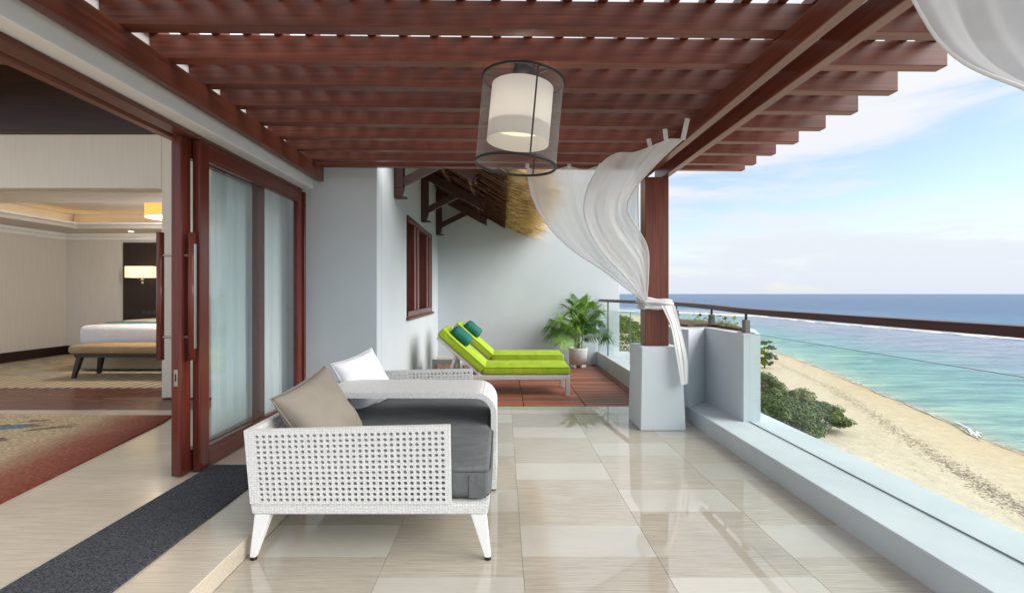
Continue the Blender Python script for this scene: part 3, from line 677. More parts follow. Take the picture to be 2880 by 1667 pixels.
for i in range(11):
    y = g.uniform(4.5, 5.9); x = g.uniform(1.98, 2.3); vs, fs = [], []; root = None
    for k in range(9):
        th = g.uniform(0, 6.28); r = g.uniform(.02, .09); z = g.uniform(.01, .09); s = g.uniform(.018, .04)
        c = Vector((r*math.cos(th), r*math.sin(th), z)); u = Vector((math.cos(th), math.sin(th), g.uniform(-.2, .6)))*s; v = Vector((-math.sin(th), math.cos(th), .1))*s*.5; q = len(vs)
        vs += [tuple(c-u), tuple(c+v), tuple(c+u), tuple(c-v)]; fs.append((q, q+1, q+2, q+3))
        q = len(vs); vs += [(0, 0, 0), (.003, 0, 0), tuple(c)]; fs.append((q, q+1, q+2))
    o = pydata('seedling', vs, fs, PLANT); o.location = (x, y, .891)
    tag(o, 'tiny bright green seedling in the planter soil', 'plant', 'seedlings in the planter')
bal = thing('balustrade', 'glass balustrade with dark brown handrail along the balcony edge', 'balustrade', (0, 0, .141))
rp_ = spline([(2.06, -1.3, .909), (2.06, 1.0, .909), (2.06, 3.0, .909), (2.07, 4.1, .912), (2.10, 4.9, .926), (2.09, 5.9, .936), (1.98, 7.2, .937), (1.83, 8.4, .937), (1.80, 8.96, .937)], 60)
bm = BM(); loops = []
for i, p in enumerate(rp_):
    d = (rp_[min(i+1, 59)]-rp_[max(i-1, 0)]).normalized(); s = Vector((d.y, -d.x, 0))
    loops.append([bm.verts.new(p+s*a_+Vector((0, 0, c_))) for a_, c_ in ((-.032, -.022), (-.022, .022), (.022, .026), (.032, -.018))])
for A, B in zip(loops, loops[1:]):
    for k in range(4): bm.faces.new([A[k], A[(k+1) % 4], B[(k+1) % 4], B[k]])
bm.faces.new(loops[0]); bm.faces.new(loops[-1][::-1])
obj('handrail', bm, RAILW, bal)
for y0, y1 in ((-1.2, 1.55), (1.555, 4.026)): 
    p = bbox('glass_panel', 2.045, 2.057, y0, y1, 0, .73, GLASS, bal, bev=0)
    bbox('glass_rim', 2.0448, 2.0572, y0, y1, .7305, .733, GEDGE, p, bev=0)
    bbox('channel', 2.0405, 2.0445, y0, y1, .0005, .006, GEDGE, p, bev=0)
for (xa, ya), (xb, yb) in (((2.02, 6.35), (1.93, 7.35)), ((1.925, 7.36), (1.80, 8.30)), ((1.795, 8.31), (1.765, 8.93))):
    M = Matrix.Translation((xa, ya, 0)) @ Matrix.Rotation(math.atan2(-(xb-xa), yb-ya), 4, 'Z'); ln = math.hypot(xb-xa, yb-ya)
    o = obj('glass_panel', box(BM(), -.006, .006, 0, ln, 0, .78, M=M), GLASS, bal)
    obj('glass_rim', box(BM(), -.0062, .0062, ln-.006, ln+.001, 0, .781, M=M), GEDGE, o)
def post(x, y, zb, zt):
    o = obj('post', box(BM(), x-.022, x+.022, y-.03, y+.03, zb, zb+(zt-zb)*.66, .003), POSTM, bal)
    obj('pin', tube(BM(), [(x, y, zb+(zt-zb)*.6), (x, y, zt)], .011, 10), BLACK, o)
    bbox('base_plate', x-.05, x+.05, y-.05, y+.05, zb+.0005, zb+.006, POSTM, o, bev=.001)
post(2.075, 4.14, .7255, .895); post(2.10, 4.88, .7505, .905); post(2.09, 5.85, .7505, .915)
obj('post', box(BM(), 1.795, 1.815, 8.31, 8.335, 0, .92, .002), POSTM, bal)

# ------------------------------------------------------------------ THATCHED EAVE
ev = thing('thatched_eave', 'thatched eave on dark wooden brackets above the window', 'roof', (0, 0, 0))
BKZ = wood('bracket_wood', 2, (.03, .010, .007), (.085, .027, .017), .4, .1); BKX = wood('bracket_wood_sloping', 0, (.03, .010, .007), (.085, .027, .017), .4, .1)
for y in (5.37, 7.14, 8.72):
    br = obj('bracket', box(BM(), -1.192, -1.09, y-.05, y+.05, 2.36, 3.03, .004), BKZ, ev)
    foot = BM(); hexa(foot, [(-1.192, y-.05, 2.27), (-1.12, y-.05, 2.27), (-1.12, y+.05, 2.27), (-1.192, y+.05, 2.27)], [(-1.192, y-.05, 2.358), (-1.092, y-.05, 2.358), (-1.092, y+.05, 2.358), (-1.192, y+.05, 2.358)])
    box(foot, -1.192, -1.06, y-.045, y+.045, 2.25, 2.268, .002); obj('corbel', foot, BKZ, br)
    obj('strut', bar(BM(), (-1.10, y, 2.43), (-.64, y, 2.66), .07, .085), BKX, br)
    rf = obj('rafter', bar(BM(), (-1.15, y, 2.965), (-.30, y, 2.50), .085, .13), BKX, ev)
    obj('rafter_tail', box(BM(), -.315, -.285, y-.03, y+.03, 2.42, 2.50, .003), BKX, rf)
for x, r in ((-.42, .048), (-.80, .05)):
    z = 3.03-(x+1.15)*.547+.08
    obj('purlin', tube(BM(), [(x, 4.9, z), (x, 8.97, z)], r, 12), noisy('bamboo_pole', (.16, .09, .06), (.26, .16, .11), nscale=4, rough=.5), ev, True)
# boarded underside with battens
SH = wood('shingle_wood', 0, (.05, .016, .010), (.20, .07, .03), .55, .35)
sb = .547
y = 4.84; g = random.Random(2)
while y < 8.93:
    xa = -1.19
    while xa < .02:
        xb = min(xa+g.uniform(.36, .5), .05); e = g.uniform(-.01, .01); za, zb_ = 3.12-(xa+1.19)*sb+e, 3.12-(xb+1.19)*sb-.012+e; y1 = min(y+.17, 8.97)
        bm = BM(); hexa(bm, [(xa, y, za-.028), (xb-.004, y, zb_-.034), (xb-.004, y1, zb_), (xa, y1, za)], [(xa, y, za-.012), (xb-.004, y, zb_-.016), (xb-.004, y1, zb_+.014), (xa, y1, za+.014)])
        obj('shingle', bm, SH, ev); xa = xb
    y += .135
bb = BM(); hexa(bb, [(-1.19, 4.84, 3.17), (.25, 4.84, 3.17-1.44*sb), (.25, 8.97, 3.17-1.44*sb), (-1.19, 8.97, 3.17)], [(-1.19, 4.84, 3.45), (.25, 4.84, 3.45-1.44*sb), (.25, 8.97, 3.45-1.44*sb), (-1.19, 8.97, 3.45)])
STRAW, t, b = mat('dry_straw', (.4, .27, .11), .7, .3)
f = noise(t, pos_map(t, (9, 9, 9)), 1, 3); r = ramp(t, [(.3, (.42, .27, .10)), (.5, (.68, .48, .22)), (.7, (.84, .66, .36))]); t.links.new(f, r.inputs[0]); t.links.new(r.outputs[0], b.inputs['Base Color'])
obj('thatch_core', bb, STRAW, ev)
g = random.Random(21); vs, fs = [], []
for i in range(15000):
    y = 8.97-(g.random()**1.3)*3.6; lay = g.random()
    x0 = g.uniform(-.22, .28); z0 = 3.13-(x0+1.19)*sb-.02+lay*.34
    ln = g.uniform(.22, .58); dy = g.gauss(-.05, .16); dr = g.uniform(.05, .42)
    p0 = Vector((x0, y, z0)); p1 = p0+Vector((ln*.5, dy*.5*ln/.4, -ln*.5*dr)); p2 = p0+Vector((ln, dy*ln/.4, -ln*(dr+.12*g.random())))
    if g.random() < .04: p2 += Vector((g.uniform(-.05, .1), 0, -g.uniform(.02, .14)))
    wdt = g.uniform(.0025, .0055); s = Vector((g.gauss(0, .3), 1, g.gauss(0, .6))).normalized()*wdt; q = len(vs)
    vs += [tuple(p0-s), tuple(p0+s), tuple(p1-s), tuple(p1+s), tuple(p2)]
    fs += [(q, q+1, q+3, q+2), (q+2, q+3, q+4)]
o = pydata('thatch_fringe', vs, fs, STRAW, ev); o['kind'] = 'stuff'

# ------------------------------------------------------------------ PENDANT LAMP
lp = thing('pendant_lamp', 'hanging drum lamp with white inner shade inside a smoky sheer cylinder', 'lamp', (.112, 2.50, 2.36)); lp.rotation_euler = (0, R(5.2), 0)
obj('ceiling_plate', lathe(BM(), [(.001, .012), (.055, .012), (.058, -.02), (.04, -.045), (.02, -.05), (.001, -.05)], 24), BLACK, lp, True)
MESHM, t, o_ = shader_mat('smoky_sheer')
tr = node(t, 'ShaderNodeBsdfTransparent'); tr.inputs[0].default_value = (.88, .87, .88, 1)
df = node(t, 'ShaderNodeBsdfPrincipled'); df.inputs['Base Color'].default_value = (.5, .49, .5, 1); df.inputs['Roughness'].default_value = .35
lw = node(t, 'ShaderNodeLayerWeight'); lw.inputs[0].default_value = .35; mr = node(t, 'ShaderNodeMapRange'); mr.inputs[3].default_value = .06; mr.inputs[4].default_value = .42; t.links.new(lw.outputs['Facing'], mr.inputs[0])
ms = node(t, 'ShaderNodeMixShader'); t.links.new(mr.outputs[0], ms.inputs[0]); t.links.new(tr.outputs[0], ms.inputs[1]); t.links.new(df.outputs[0], ms.inputs[2]); t.links.new(ms.outputs[0], o_.inputs[0])
RO, zt, zb = .207, -.065, -.50
obj('outer_cylinder', lathe(BM(), [(RO, zt), (RO, zb)], 64), MESHM, lp, True)
for z, nm in ((zt, 'ring'), (zb, 'ring')):
    obj('ring', tube(BM(), [(RO*math.cos(2*math.pi*k/48), RO*math.sin(2*math.pi*k/48), z) for k in range(48)], .0072, 6, closed=True), BLACK, lp, True)
SHADE = cloth_mat('white_lamp_shade', (.86, .86, .84), 0.0, .3)
obj('inner_shade', lathe(BM(), [(.158, -.10), (.160, -.385)], 64), SHADE, lp, True)
obj('shade_diffuser', lathe(BM(), [(.001, -.30), (.155, -.30)], 48), emit_mat('lit_shade_disc', (1, .88, .62), .35, (.75, .68, .52)), lp)
bm = BM(); tube(bm, [(0, 0, -.04), (0, 0, -.30)], .008, 8)
for k in range(3):
    th = 2*math.pi*k/3-.9; tube(bm, [(0, 0, zt+.01), (RO*math.cos(th), RO*math.sin(th), zt)], .005, 6)
obj('stem', bm, BLACK, lp)
for k in range(2):
    th = -1.25+k*2.3
    obj('rod', tube(BM(), [((RO-.006)*math.cos(th), (RO-.006)*math.sin(th), zt), ((RO-.006)*math.cos(th), (RO-.006)*math.sin(th), zb)], .005, 6), BLACK, lp)
obj('bulb', lathe(BM(), [(.001, -.16), (.03, -.19), (.03, -.24), (.001, -.27)], 12), emit_mat('warm_bulb', (1, .95, .88), 5), lp)

# ------------------------------------------------------------------ CURTAINS
SHEER = cloth_mat('white_voile', (.84, .85, .86), .38, .5)
def sheet(name, left, right, nu, nv, folds, amp, top=None, mat_=SHEER, parent=None, seed=1):
    Lc, Rc = spline(left, nv), spline(right, nv); g = random.Random(seed)
    ph = [g.uniform(0, 6.28) for _ in range(4)]
    T = spline(top, nu) if top else None; vs, fs = [], []
    for j in range(nv):
        v = j/(nv-1)
        for i in range(nu):
            u = i/(nu-1); p = Lc[j].lerp(Rc[j], u)
            if T: 
                base = Lc[0].lerp(Rc[0], u); p = p+(T[i]-base)*(1-v)**2.2
            wdt = (Rc[j]-Lc[j]).length
            a = amp*min(1, wdt/.5)*(math.sin(u*folds*6.283+ph[0]+1.6*v)+.5*math.sin(u*folds*1.7*6.283+ph[1]-v*2)+.3*math.sin(u*folds*3.1*6.283+ph[2]))*(.35+.65*math.sin(math.pi*min(1, .15+v*.85)))
            p = p+Vector((0.25*a, a, .15*a)); vs.append(tuple(p))
    for j in range(nv-1):
        for i in range(nu-1): fs.append((j*nu+i, j*nu+i+1, (j+1)*nu+i+1, (j+1)*nu+i))
    o = pydata(name, vs, fs, mat_, parent, True)
    for c in (0, nu-1): obj('hem', tube(BM(), [vs[j*nu+c] for j in range(nv)], .0045, 6), TIE, o, True)
    return o
TIE = cloth_mat('gathered_voile', (.80, .80, .80), .03, .3)
cu = thing('voile_curtain', 'white sheer curtain swept across the deck end and knotted round the post', 'curtain', (0, 0, 0))
sheet('drape', [pt(1297, 420, 4.48), pt(1304, 480, 4.46), pt(1338, 548, 4.44), pt(1400, 612, 4.42), pt(1485, 668, 4.38), pt(1578, 738, 4.31)],
      [pt(1574, 412, 4.46), pt(1570, 480, 4.42), pt(1572, 560, 4.40), pt(1580, 640, 4.37), pt(1586, 700, 4.33), pt(1590, 740, 4.31)], 90, 70, 2.4, .035,
      top=[pt(1297, 412, 4.48), pt(1345, 424, 4.47), pt(1400, 410, 4.47), pt(1440, 418, 4.47), pt(1480, 408, 4.46), pt(1530, 414, 4.46), pt(1574, 408, 4.46)], parent=cu, seed=3)
for px in (1297, 1400, 1481):
    obj('strap', bar(BM(), pt(px, 414, 4.47), pt(px+3, 384, 4.47), .035, .006, Vector((0, 1, 0))), SHEER, cu)
cu2 = thing('voile_curtain', 'white sheer curtain billowing from the right beam down to the post', 'curtain', (0, 0, 0))
sheet('drape', [pt(1476, 402, 4.30), pt(1443, 470, 4.22), pt(1438, 535, 4.22), pt(1474, 612, 4.24), pt(1540, 684, 4.27), pt(1584, 737, 4.29)],
      [pt(1680, 345, 3.15), pt(1618, 402, 3.35), pt(1560, 470, 3.65), pt(1545, 520, 3.85), pt(1574, 570, 4.02), pt(1596, 625, 4.15), pt(1592, 738, 4.29)], 90, 70, 1.8, .04,
      top=[pt(1476, 402, 4.30), pt(1510, 380, 4.10), pt(1560, 374, 3.85), pt(1605, 358, 3.60), pt(1640, 345, 3.40), pt(1680, 343, 3.15)], parent=cu2, seed=8)
for a, c in (((1640, 350, 3.40), (1636, 318, 3.40)), ((1680, 345, 3.15), (1692, 292, 3.12)), ((1600, 362, 3.62), (1596, 342, 3.62))):
    obj('strap', bar(BM(), pt(*a), pt(*c), .03, .006, Vector((0, 1, 0))), SHEER, cu2)
TIE = cloth_mat('gathered_voile', (.80, .80, .80), .03, .3)
bm = BM()
for k in range(4):
    z = 1.15-k*.024; e = .012+.008*math.sin(k*2.1)
    loop = [(1.287-e, 4.38-e), (1.40, 4.38-e*1.6), (1.499+e, 4.38-e), (1.499+e*1.3, 4.46), (1.499+e, 4.54+e), (1.40, 4.54+e), (1.287-e, 4.54+e), (1.287-e*1.3, 4.46)]
    sm = spline([(x, y, z-.055*(x-1.287)+.006*math.sin(x*40+k)) for x, y in loop+[loop[0]]], 48)[:-1]
    tube(bm, sm, [.017+.004*math.sin(i*.9+k) for i in range(47)], 8, closed=True)
obj('tie_band', bm, TIE, cu2, True)
sheet('tail', [pt(1628, 752, 4.30), pt(1650, 800, 4.28), pt(1662, 860, 4.22), pt(1676, 948, 4.20)], [pt(1660, 752, 4.34), pt(1672, 800, 4.32), pt(1690, 880, 4.24), pt(1692, 944, 4.22)], 30, 30, 1.6, .02, parent=cu2, mat_=TIE, seed=4)
cu3 = thing('voile_curtain', 'grey white curtain blowing in at the upper right corner close by', 'curtain', (0, 0, 0))
Z0 = 1.25
sheet('drape', [pt(2180, -220, Z0), pt(2190, -140, Z0), pt(2205, -70, Z0), pt(2236, 4, Z0-.03), pt(2290, 95, Z0-.06), pt(2350, 150, Z0-.09), pt(2420, 185, Z0-.12), pt(2530, 226, Z0-.16), pt(2660, 300, Z0-.2)],
      [pt(2980, -220, Z0-.1), pt(2960, -140, Z0-.1), pt(2930, -70, Z0-.12), pt(2900, 0, Z0-.14), pt(2880, 70, Z0-.16), pt(2860, 130, Z0-.18), pt(2840, 190, Z0-.2), pt(2820, 240, Z0-.2), pt(2800, 310, Z0-.22)], 80, 50, 2.2, .022, parent=cu3, mat_=cloth_mat('grey_voile', (.56, .56, .57), .05, .4), seed=12)

# ------------------------------------------------------------------ DAYBED
def weave_mat(name, c0, c1, s=78, rot=(0, 0, 0)):
    m, t, b = mat(name, c0, .45, .4)
    vo = node(t, 'ShaderNodeTexVoronoi', feature='F1', i_Scale=s, i_Randomness=.35); t.links.new(pos_map(t, (1, 1, 1.25), rot), vo.inputs['Vector'])
    r = ramp(t, [(.15, c1), (.75, c0)]); t.links.new(vo.outputs['Distance'], r.inputs[0]); t.links.new(r.outputs[0], b.inputs['Base Color'])
    iv = node(t, 'ShaderNodeMath', operation='SUBTRACT'); iv.inputs[0].default_value = 1; t.links.new(vo.outputs['Distance'], iv.inputs[1])
    bump(t, b, iv.outputs[0], .7, .004); return m
WEAVE = weave_mat('white_wicker', (.62, .62, .61), (.84, .84, .83))
WEAVEG = weave_mat('grey_white_wicker', (.42, .41, .40), (.74, .73, .71), 70)
def lattice(bm, f, us, vs_, hole, margins, th, nrm):
    """plate over the unit square mapped by f(u,v); every inner cell carries a round hole"""
    def both(p): return bm.verts.new(p), bm.verts.new(p+nrm*th)
    cache = {}
    def V(u, v):
        k = (round(u, 5), round(v, 5))
        if k not in cache: cache[k] = both(f(u, v))
        return cache[k]
    nu, nv = len(us)-1, len(vs_)-1
    for i in range(nu):
        for j in range(nv):
            u0, u1, v0, v1 = us[i], us[i+1], vs_[j], vs_[j+1]
            inner = margins <= i < nu-margins and margins <= j < nv-margins
            if not inner:
                q = [V(u0, v0), V(u1, v0), V(u1, v1), V(u0, v1)]
                bm.faces.new([a[0] for a in q]); bm.faces.new([a[1] for a in q][::-1]); continue
            uc, vc = (u0+u1)/2, (v0+v1)/2
            outer = [V(u1, v0), V(u1, v1), V(u0, v1), V(u0, v0)]
            ring = [both(f(uc+(u1-u0)*hole*math.cos(a), vc+(v1-v0)*hole*math.sin(a))) for a in [2*math.pi*k/8-math.pi/4 for k in range(8)]]
            for k in range(4):
                A, B = outer[k], outer[(k+1) % 4]; r0, r1, r2 = ring[2*k], ring[2*k+1], ring[(2*k+2) % 8]
                for s in (0, 1): 
                    bm.faces.new([A[s], B[s], r2[s], r1[s], r0[s]] if s == 0 else [A[s], r0[s], r1[s], r2[s], B[s]])
            for k in range(8):
                a, b_ = ring[k], ring[(k+1) % 8]; bm.faces.new([a[0], b_[0], b_[1], a[1]])
    for i in range(nu):
        for v in (0, 1): a, b_ = V(us[i], vs_[0 if v == 0 else -1]), V(us[i+1], vs_[0 if v == 0 else -1]); bm.faces.new([a[0], b_[0], b_[1], a[1]])
    for j in range(nv):
        for u in (0, 1): a, b_ = V(us[0 if u == 0 else -1], vs_[j]), V(us[0 if u == 0 else -1], vs_[j+1]); bm.faces.new([a[0], b_[0], b_[1], a[1]])
    return bm
def quadmap(bl, br, tr_, tl):
    bl, br, tr_, tl = map(Vector, (bl, br, tr_, tl))
    return lambda u, v: (bl.lerp(br, u)).lerp(tl.lerp(tr_, u), v)
def lines(n, m0, m1): return [0]+[m0+(1-m0-m1)*k/n for k in range(n+1)]+[1]
db = thing('daybed', 'white woven daybed with charcoal mattress and a curved band across its middle', 'daybed', (-.6, 2.95, 0))
def dpos(bm): bmesh.ops.translate(bm, vec=(.6, -2.95, 0), verts=bm.verts); return bm
def arm(y, ny):
    bm = BM(); lattice(bm, quadmap((-1.137, y, .255), (-.232, y, .255), (-.238, y, .607), (-1.166, y, .585)), lines(30, .045, .022), lines(13, .02, .055), .32, 1, .03, Vector((0, ny, 0)))
    return obj('arm_panel', dpos(bm), WEAVE, db)
arm(2.185, 1); arm(3.87, -1)
bm = BM(); lattice(bm, quadmap((-1.137, 2.216, .255), (-1.137, 3.839, .255), (-1.166, 3.839, .585), (-1.166, 2.216, .585)), lines(52, .01, .01), lines(12, .02, .055), .32, 1, .03, Vector((1, 0, 0)))
obj('back_panel', dpos(bm), WEAVE, db)
bm = BM(); hexa(bm, [(-1.13, 2.186, .207), (-.068, 2.186, .207), (-.068, 3.869, .207), (-1.13, 3.869, .207)], [(-1.137, 2.184, .254), (-.06, 2.184, .254), (-.06, 3.871, .254), (-1.137, 3.871, .254)])
bmesh.ops.bevel(bm, geom=list(bm.edges), offset=.006, segments=2, affect='EDGES'); obj('base_frame', dpos(bm), WEAVE, db)
for x, sx in ((-1.12, -1), (-.075, 1)):
    for y, sy in ((2.20, -1), (3.855, 1)):
        bm = BM(); xi, xo_ = x-sx*.07, x; fo = x+sx*.022
        hexa(bm, [(min(fo, fo-sx*.028), y-.014, .012), (max(fo, fo-sx*.028), y-.014, .012), (max(fo, fo-sx*.028), y+.014, .012), (min(fo, fo-sx*.028), y+.014, .012)],
             [(min(xi, xo_), y-.03*(sy < 0)-.004, .206), (max(xi, xo_), y-.03*(sy < 0)-.004, .206), (max(xi, xo_), y+.034, .206), (min(xi, xo_), y+.034, .206)] if sy > 0 else
             [(min(xi, xo_), y-.012, .206), (max(xi, xo_), y-.012, .206), (max(xi, xo_), y+.045, .206), (min(xi, xo_), y+.045, .206)])
        bmesh.ops.bevel(bm, geom=list(bm.edges), offset=.004, segments=2, affect='EDGES')
        l_ = obj('leg', dpos(bm), WHITE, db)
        obj('foot_cap', dpos(lathe(BM(), [(.001, 0), (.015, 0), (.015, .0115), (.001, .0115)], 12, (fo-sx*.014, y, 0))), BLACK, l_)
# curved band
prof = [(-1.10, .60), (-.8, .60), (-.5, .60), (-.25, .60), (-.165, .598)]
for k in range(1, 9):
    a = math.pi/2*k/8; prof.append((-.165+.128*math.sin(a), .47+.128*math.cos(a)))
prof += [(-.037, .3), (-.037, .15), (-.037, .014)]
def band(prof, y0, y1, th):
    bm = BM(); rowsv = []
    for i, (x, z) in enumerate(prof):
        a = Vector(prof[max(i-1, 0)]); b_ = Vector(prof[min(i+1, len(prof)-1)]); d = (b_-a).normalized(); nn = Vector((d.y, -d.x))
        ix, iz = x+nn.x*th, z+nn.y*th
        rowsv.append([bm.verts.new(p) for p in ((x, y0, z), (x, y1, z), (ix, y1, iz), (ix, y0, iz))])
    for A, B in zip(rowsv, rowsv[1:]):
        for k in range(4): bm.faces.new([A[k], A[(k+1) % 4], B[(k+1) % 4], B[k]])
    bm.faces.new(rowsv[0]); bm.faces.new(rowsv[-1][::-1]); return bm
obj('curved_band', dpos(band(prof, 2.95, 3.40, .034)), weave_mat('white_band_weave', (.62, .62, .61), (.85, .85, .84), 85), db)
obj('foot_cap', dpos(box(BM(), -.068, -.04, 2.97, 2.99, .001, .0135)), BLACK, db)
GREY = noisy('charcoal_canvas', (.115, .123, .127), (.145, .154, .157), scale=(1, 2.2, 1), nscale=5, rough=.7, spec=.3, bstr=.6, bdist=.03, dist=.8)
def soft(bm_args, bev, amp, m, name, parent, seed=0, cuts=10, xf=None):
    bm = BM(); box(bm, *bm_args, bev, 4)
    bmesh.ops.subdivide_edges(bm, edges=[e for e in bm.edges if e.calc_length() > .12], cuts=cuts, use_grid_fill=True)
    x0, x1, y0, y1, z0_, z1_ = bm_args; g = random.Random(seed); ph = [g.uniform(0, 6) for _ in range(4)]
    for v in bm.verts:
        u = (v.co.x-x0)/(x1-x0); w_ = (v.co.y-y0)/(y1-y0); q = max(0, 16*u*(1-u)*w_*(1-w_))
        if v.co.z > (z0_+z1_)/2: v.co.z += amp*(q**.5) + .003*math.sin(v.co.x*19+ph[0])*math.sin(v.co.y*15+ph[1])
    if xf: xf(bm)
    return obj(name, bm, m, parent, True)
soft((-1.09, -.055, 2.222, 2.90, .262, .40), .028, .018, GREY, 'mattress', db, 1, xf=dpos)
soft((-1.09, -.078, 2.906, 3.835, .262, .40), .028, .018, GREY, 'mattress', db, 2, xf=dpos)
# corner flap seams on the near mattress
bm = BM(); box(bm, -.155, -.075, 2.217, 2.2215, .268, .372, .002); obj('flap', dpos(bm), GREY, db)

def piping(x0, x1, y0, y1, z, m, parent, name='piping', rad=.0045, xf=None, r=.03):
    pts = []
    for cx, cy, a0_ in ((x1-r, y1-r, 0), (x0+r, y1-r, 90), (x0+r, y0+r, 180), (x1-r, y0+r, 270)):
        for k in range(5): a = R(a0_+22.5*k); pts.append((cx+r*math.cos(a), cy+r*math.sin(a), z))
    bm = tube(BM(), pts, rad, 6, closed=True)
    if xf: xf(bm)
    return obj(name, bm, m, parent, True)
GREYP = mat('charcoal_piping', (.08, .085, .09), .7)[0]
for k_, q in enumerate(((-1.088, -.057, 2.224, 2.898), (-1.088, -.080, 2.908, 3.833))):
    mt_ = [o for o in db.children if o.name.startswith('mattress')][k_]
    for z_ in (.284, .388): piping(*q, z_, GREYP, mt_, xf=dpos)
def cushion(name, label, c, nrm, upv, w_, h_, th, m, seed):
    nrm = Vector(nrm).normalized(); upv = Vector(upv); s = upv.cross(nrm).normalized(); upv = nrm.cross(s).normalized(); g = random.Random(seed)
    n = 26; vs, fs = [], []; ph = [g.uniform(0, 6) for _ in range(3)]
    for side in (1, -1):
        for j in range(n+1):
            for i in range(n+1):
                u, v = 2*i/n-1, 2*j/n-1
                t_ = (max(0, (1-u**4))*max(0, (1-v**4)))**.55
                uu = u*(1-.09*(1-u*u)*0-.075*(1-v*v)*abs(u)); vv = v*(1-.075*(1-u*u)*abs(v))
                wr = .006*math.sin(5*u+ph[0]+3*v)*t_+.004*math.sin(9*v+ph[1])*t_
                vs.append(tuple(Vector(c)+s*(uu*w_/2)+upv*(vv*h_/2)+nrm*side*(t_*th/2+wr)))
    m_ = (n+1)**2
    for sd in (0, 1):
        for j in range(n):
            for i in range(n):
                q = [sd*m_+j*(n+1)+i, sd*m_+j*(n+1)+i+1, sd*m_+(j+1)*(n+1)+i+1, sd*m_+(j+1)*(n+1)+i]; fs.append(tuple(q if sd == 0 else q[::-1]))
    o = pydata(name, vs, fs, m, None, True)
    bm = bmesh.new(); bm.from_mesh(o.data); bmesh.ops.remove_doubles(bm, verts=bm.verts, dist=.0008); bm.to_mesh(o.data); bm.free()
    tag(o, label, 'cushion')
    rim = [Vector(c)+s*(a*w_/2*(1-.075*(1-b_*b_)*abs(a)))+upv*(b_*h_/2*(1-.075*(1-a*a)*abs(b_))) for a, b_ in [(-1+2*k/12, -1) for k in range(12)]+[(1, -1+2*k/12) for k in range(12)]+[(1-2*k/12, 1) for k in range(12)]+[(-1, 1-2*k/12) for k in range(12)]]
    obj('piping', tube(BM(), rim, .004, 6, closed=True), m, o, True)
    return o
TAUPE = noisy('taupe_cotton', (.25, .22, .18), (.31, .275, .225), nscale=5, rough=.8, spec=.2, bstr=.2, bdist=.02)
cushion('cushion', 'taupe square cushion leaning in the near corner of the daybed', (-.945, 2.52, .575), (.80, -.40, .44), (-.46, -.10, .88), .40, .41, .16, TAUPE, 2)
cushion('cushion', 'white square cushion leaning at the far end of the daybed', (-1.0, 3.52, .575), (.72, -.5, .45), (-.5, .1, .85), .40, .40, .14, noisy('white_cotton', (.76, .77, .79), (.82, .82, .84), nscale=5, rough=.8, spec=.2, bstr=.2, bdist=.02), 5)

# ------------------------------------------------------------------ SUN LOUNGERS
LIME = noisy('lime_canvas', (.27, .40, .02), (.39, .53, .04), scale=(1.5, .8, 1), nscale=5, rough=.75, spec=.2, bstr=.5, bdist=.02, dist=.7)
TEAL = noisy('teal_canvas', (.006, .10, .085), (.012, .15, .12), nscale=7, rough=.7, spec=.3)
LIMEP = mat('lime_piping', (.16, .25, .015), .7)[0]
def lounger():
    root = thing('sun_lounger', 'x', 'sun lounger', (0, 0, 0), 0, 'green sun loungers on the deck')
    # local: hinge at x=0, foot at x=1.12, width y 0..0.65, deck at z=0
    bm = BM(); box(bm, -.62, 1.12, 0, .05, .207, .268, .008, 2); box(bm, -.62, 1.12, .60, .65, .207, .268, .008, 2); box(bm, 1.07, 1.119, .051, .599, .207, .267, .008, 2); box(bm, -.619, -.57, .051, .599, .207, .267, .008, 2)
    obj('frame', bm, WEAVEG, root)
    for x in (-.5, 1.065):
        for y in (0.001, .584): bbox('leg', x, x+.056, y, y+.065, 0, .206, WEAVEG, root, bev=.006)
    bm = BM()
    for k in range(9): box(bm, .02+k*.115, .09+k*.115, .051, .599, .245, .262)
    obj('slat', bm, WHITE, root)
    soft((.012, 1.125, .005, .645, .27, .372), .022, .008, LIME, 'seat_mattress', root, 3, 8)
    A = math.atan2(.43, .49); M = Matrix.Translation((0, 0, .268)) @ Matrix.Rotation(A, 4, 'Y')
    def xf(bm): bmesh.ops.transform(bm, matrix=M, verts=bm.verts)
    soft((-.76, -.03, .005, .645, .004, .112), .022, .008, LIME, 'back_mattress', root, 4, 8, xf=xf)
    LP = LIMEP
    for z_ in (.283, .362): piping(.013, 1.124, .006, .644, z_, LP, [c for c in root.children if c.name.startswith('seat_m')][0])
    for z_ in (.018, .10): piping(-.759, -.031, .006, .644, z_, LP, [c for c in root.children if c.name.startswith('back_m')][0], xf=xf)
    soft((-.765, -.66, .002, .648, .006, .122), .018, .004, LIME, 'head_cover', root, 6, 4, xf=xf)
    bm = BM(); box(bm, -.74, 0, .01, .045, -.035, .0, .004, M=M); box(bm, -.74, 0, .605, .64, -.035, 0, .004, M=M); obj('back_frame', bm, WEAVEG, root)['kind'] = 'stuff'
    bar_ = BM(); bar(bar_, (-.42, .03, .24), (-.33, .03, .54), .02, .03); bar(bar_, (-.42, .62, .24), (-.33, .62, .54), .02, .03); obj('prop', bar_, WEAVEG, root)['kind'] = 'stuff'
    p = soft((-.665, -.375, .09, .56, .108, .235), .055, .012, TEAL, 'bolster', root, 7, 5, xf=xf)
    for yy in (.16, .49): obj('strap', bar(BM(), M @ Vector((-.70, yy, .145)), M @ Vector((-.765, yy, .05)), .03, .006), LIME, p)
    return root
l1 = lounger(); l1.location = (-.265, 6.16, DZ+.001); l1['label'] = 'green cushioned sun lounger with teal bolster, the one nearer the daybed'
l2 = copy_tree(l1); l2.location = (-.19, 7.40, DZ+.001); l2['label'] = 'green cushioned sun lounger with teal bolster, the one against the end wall'
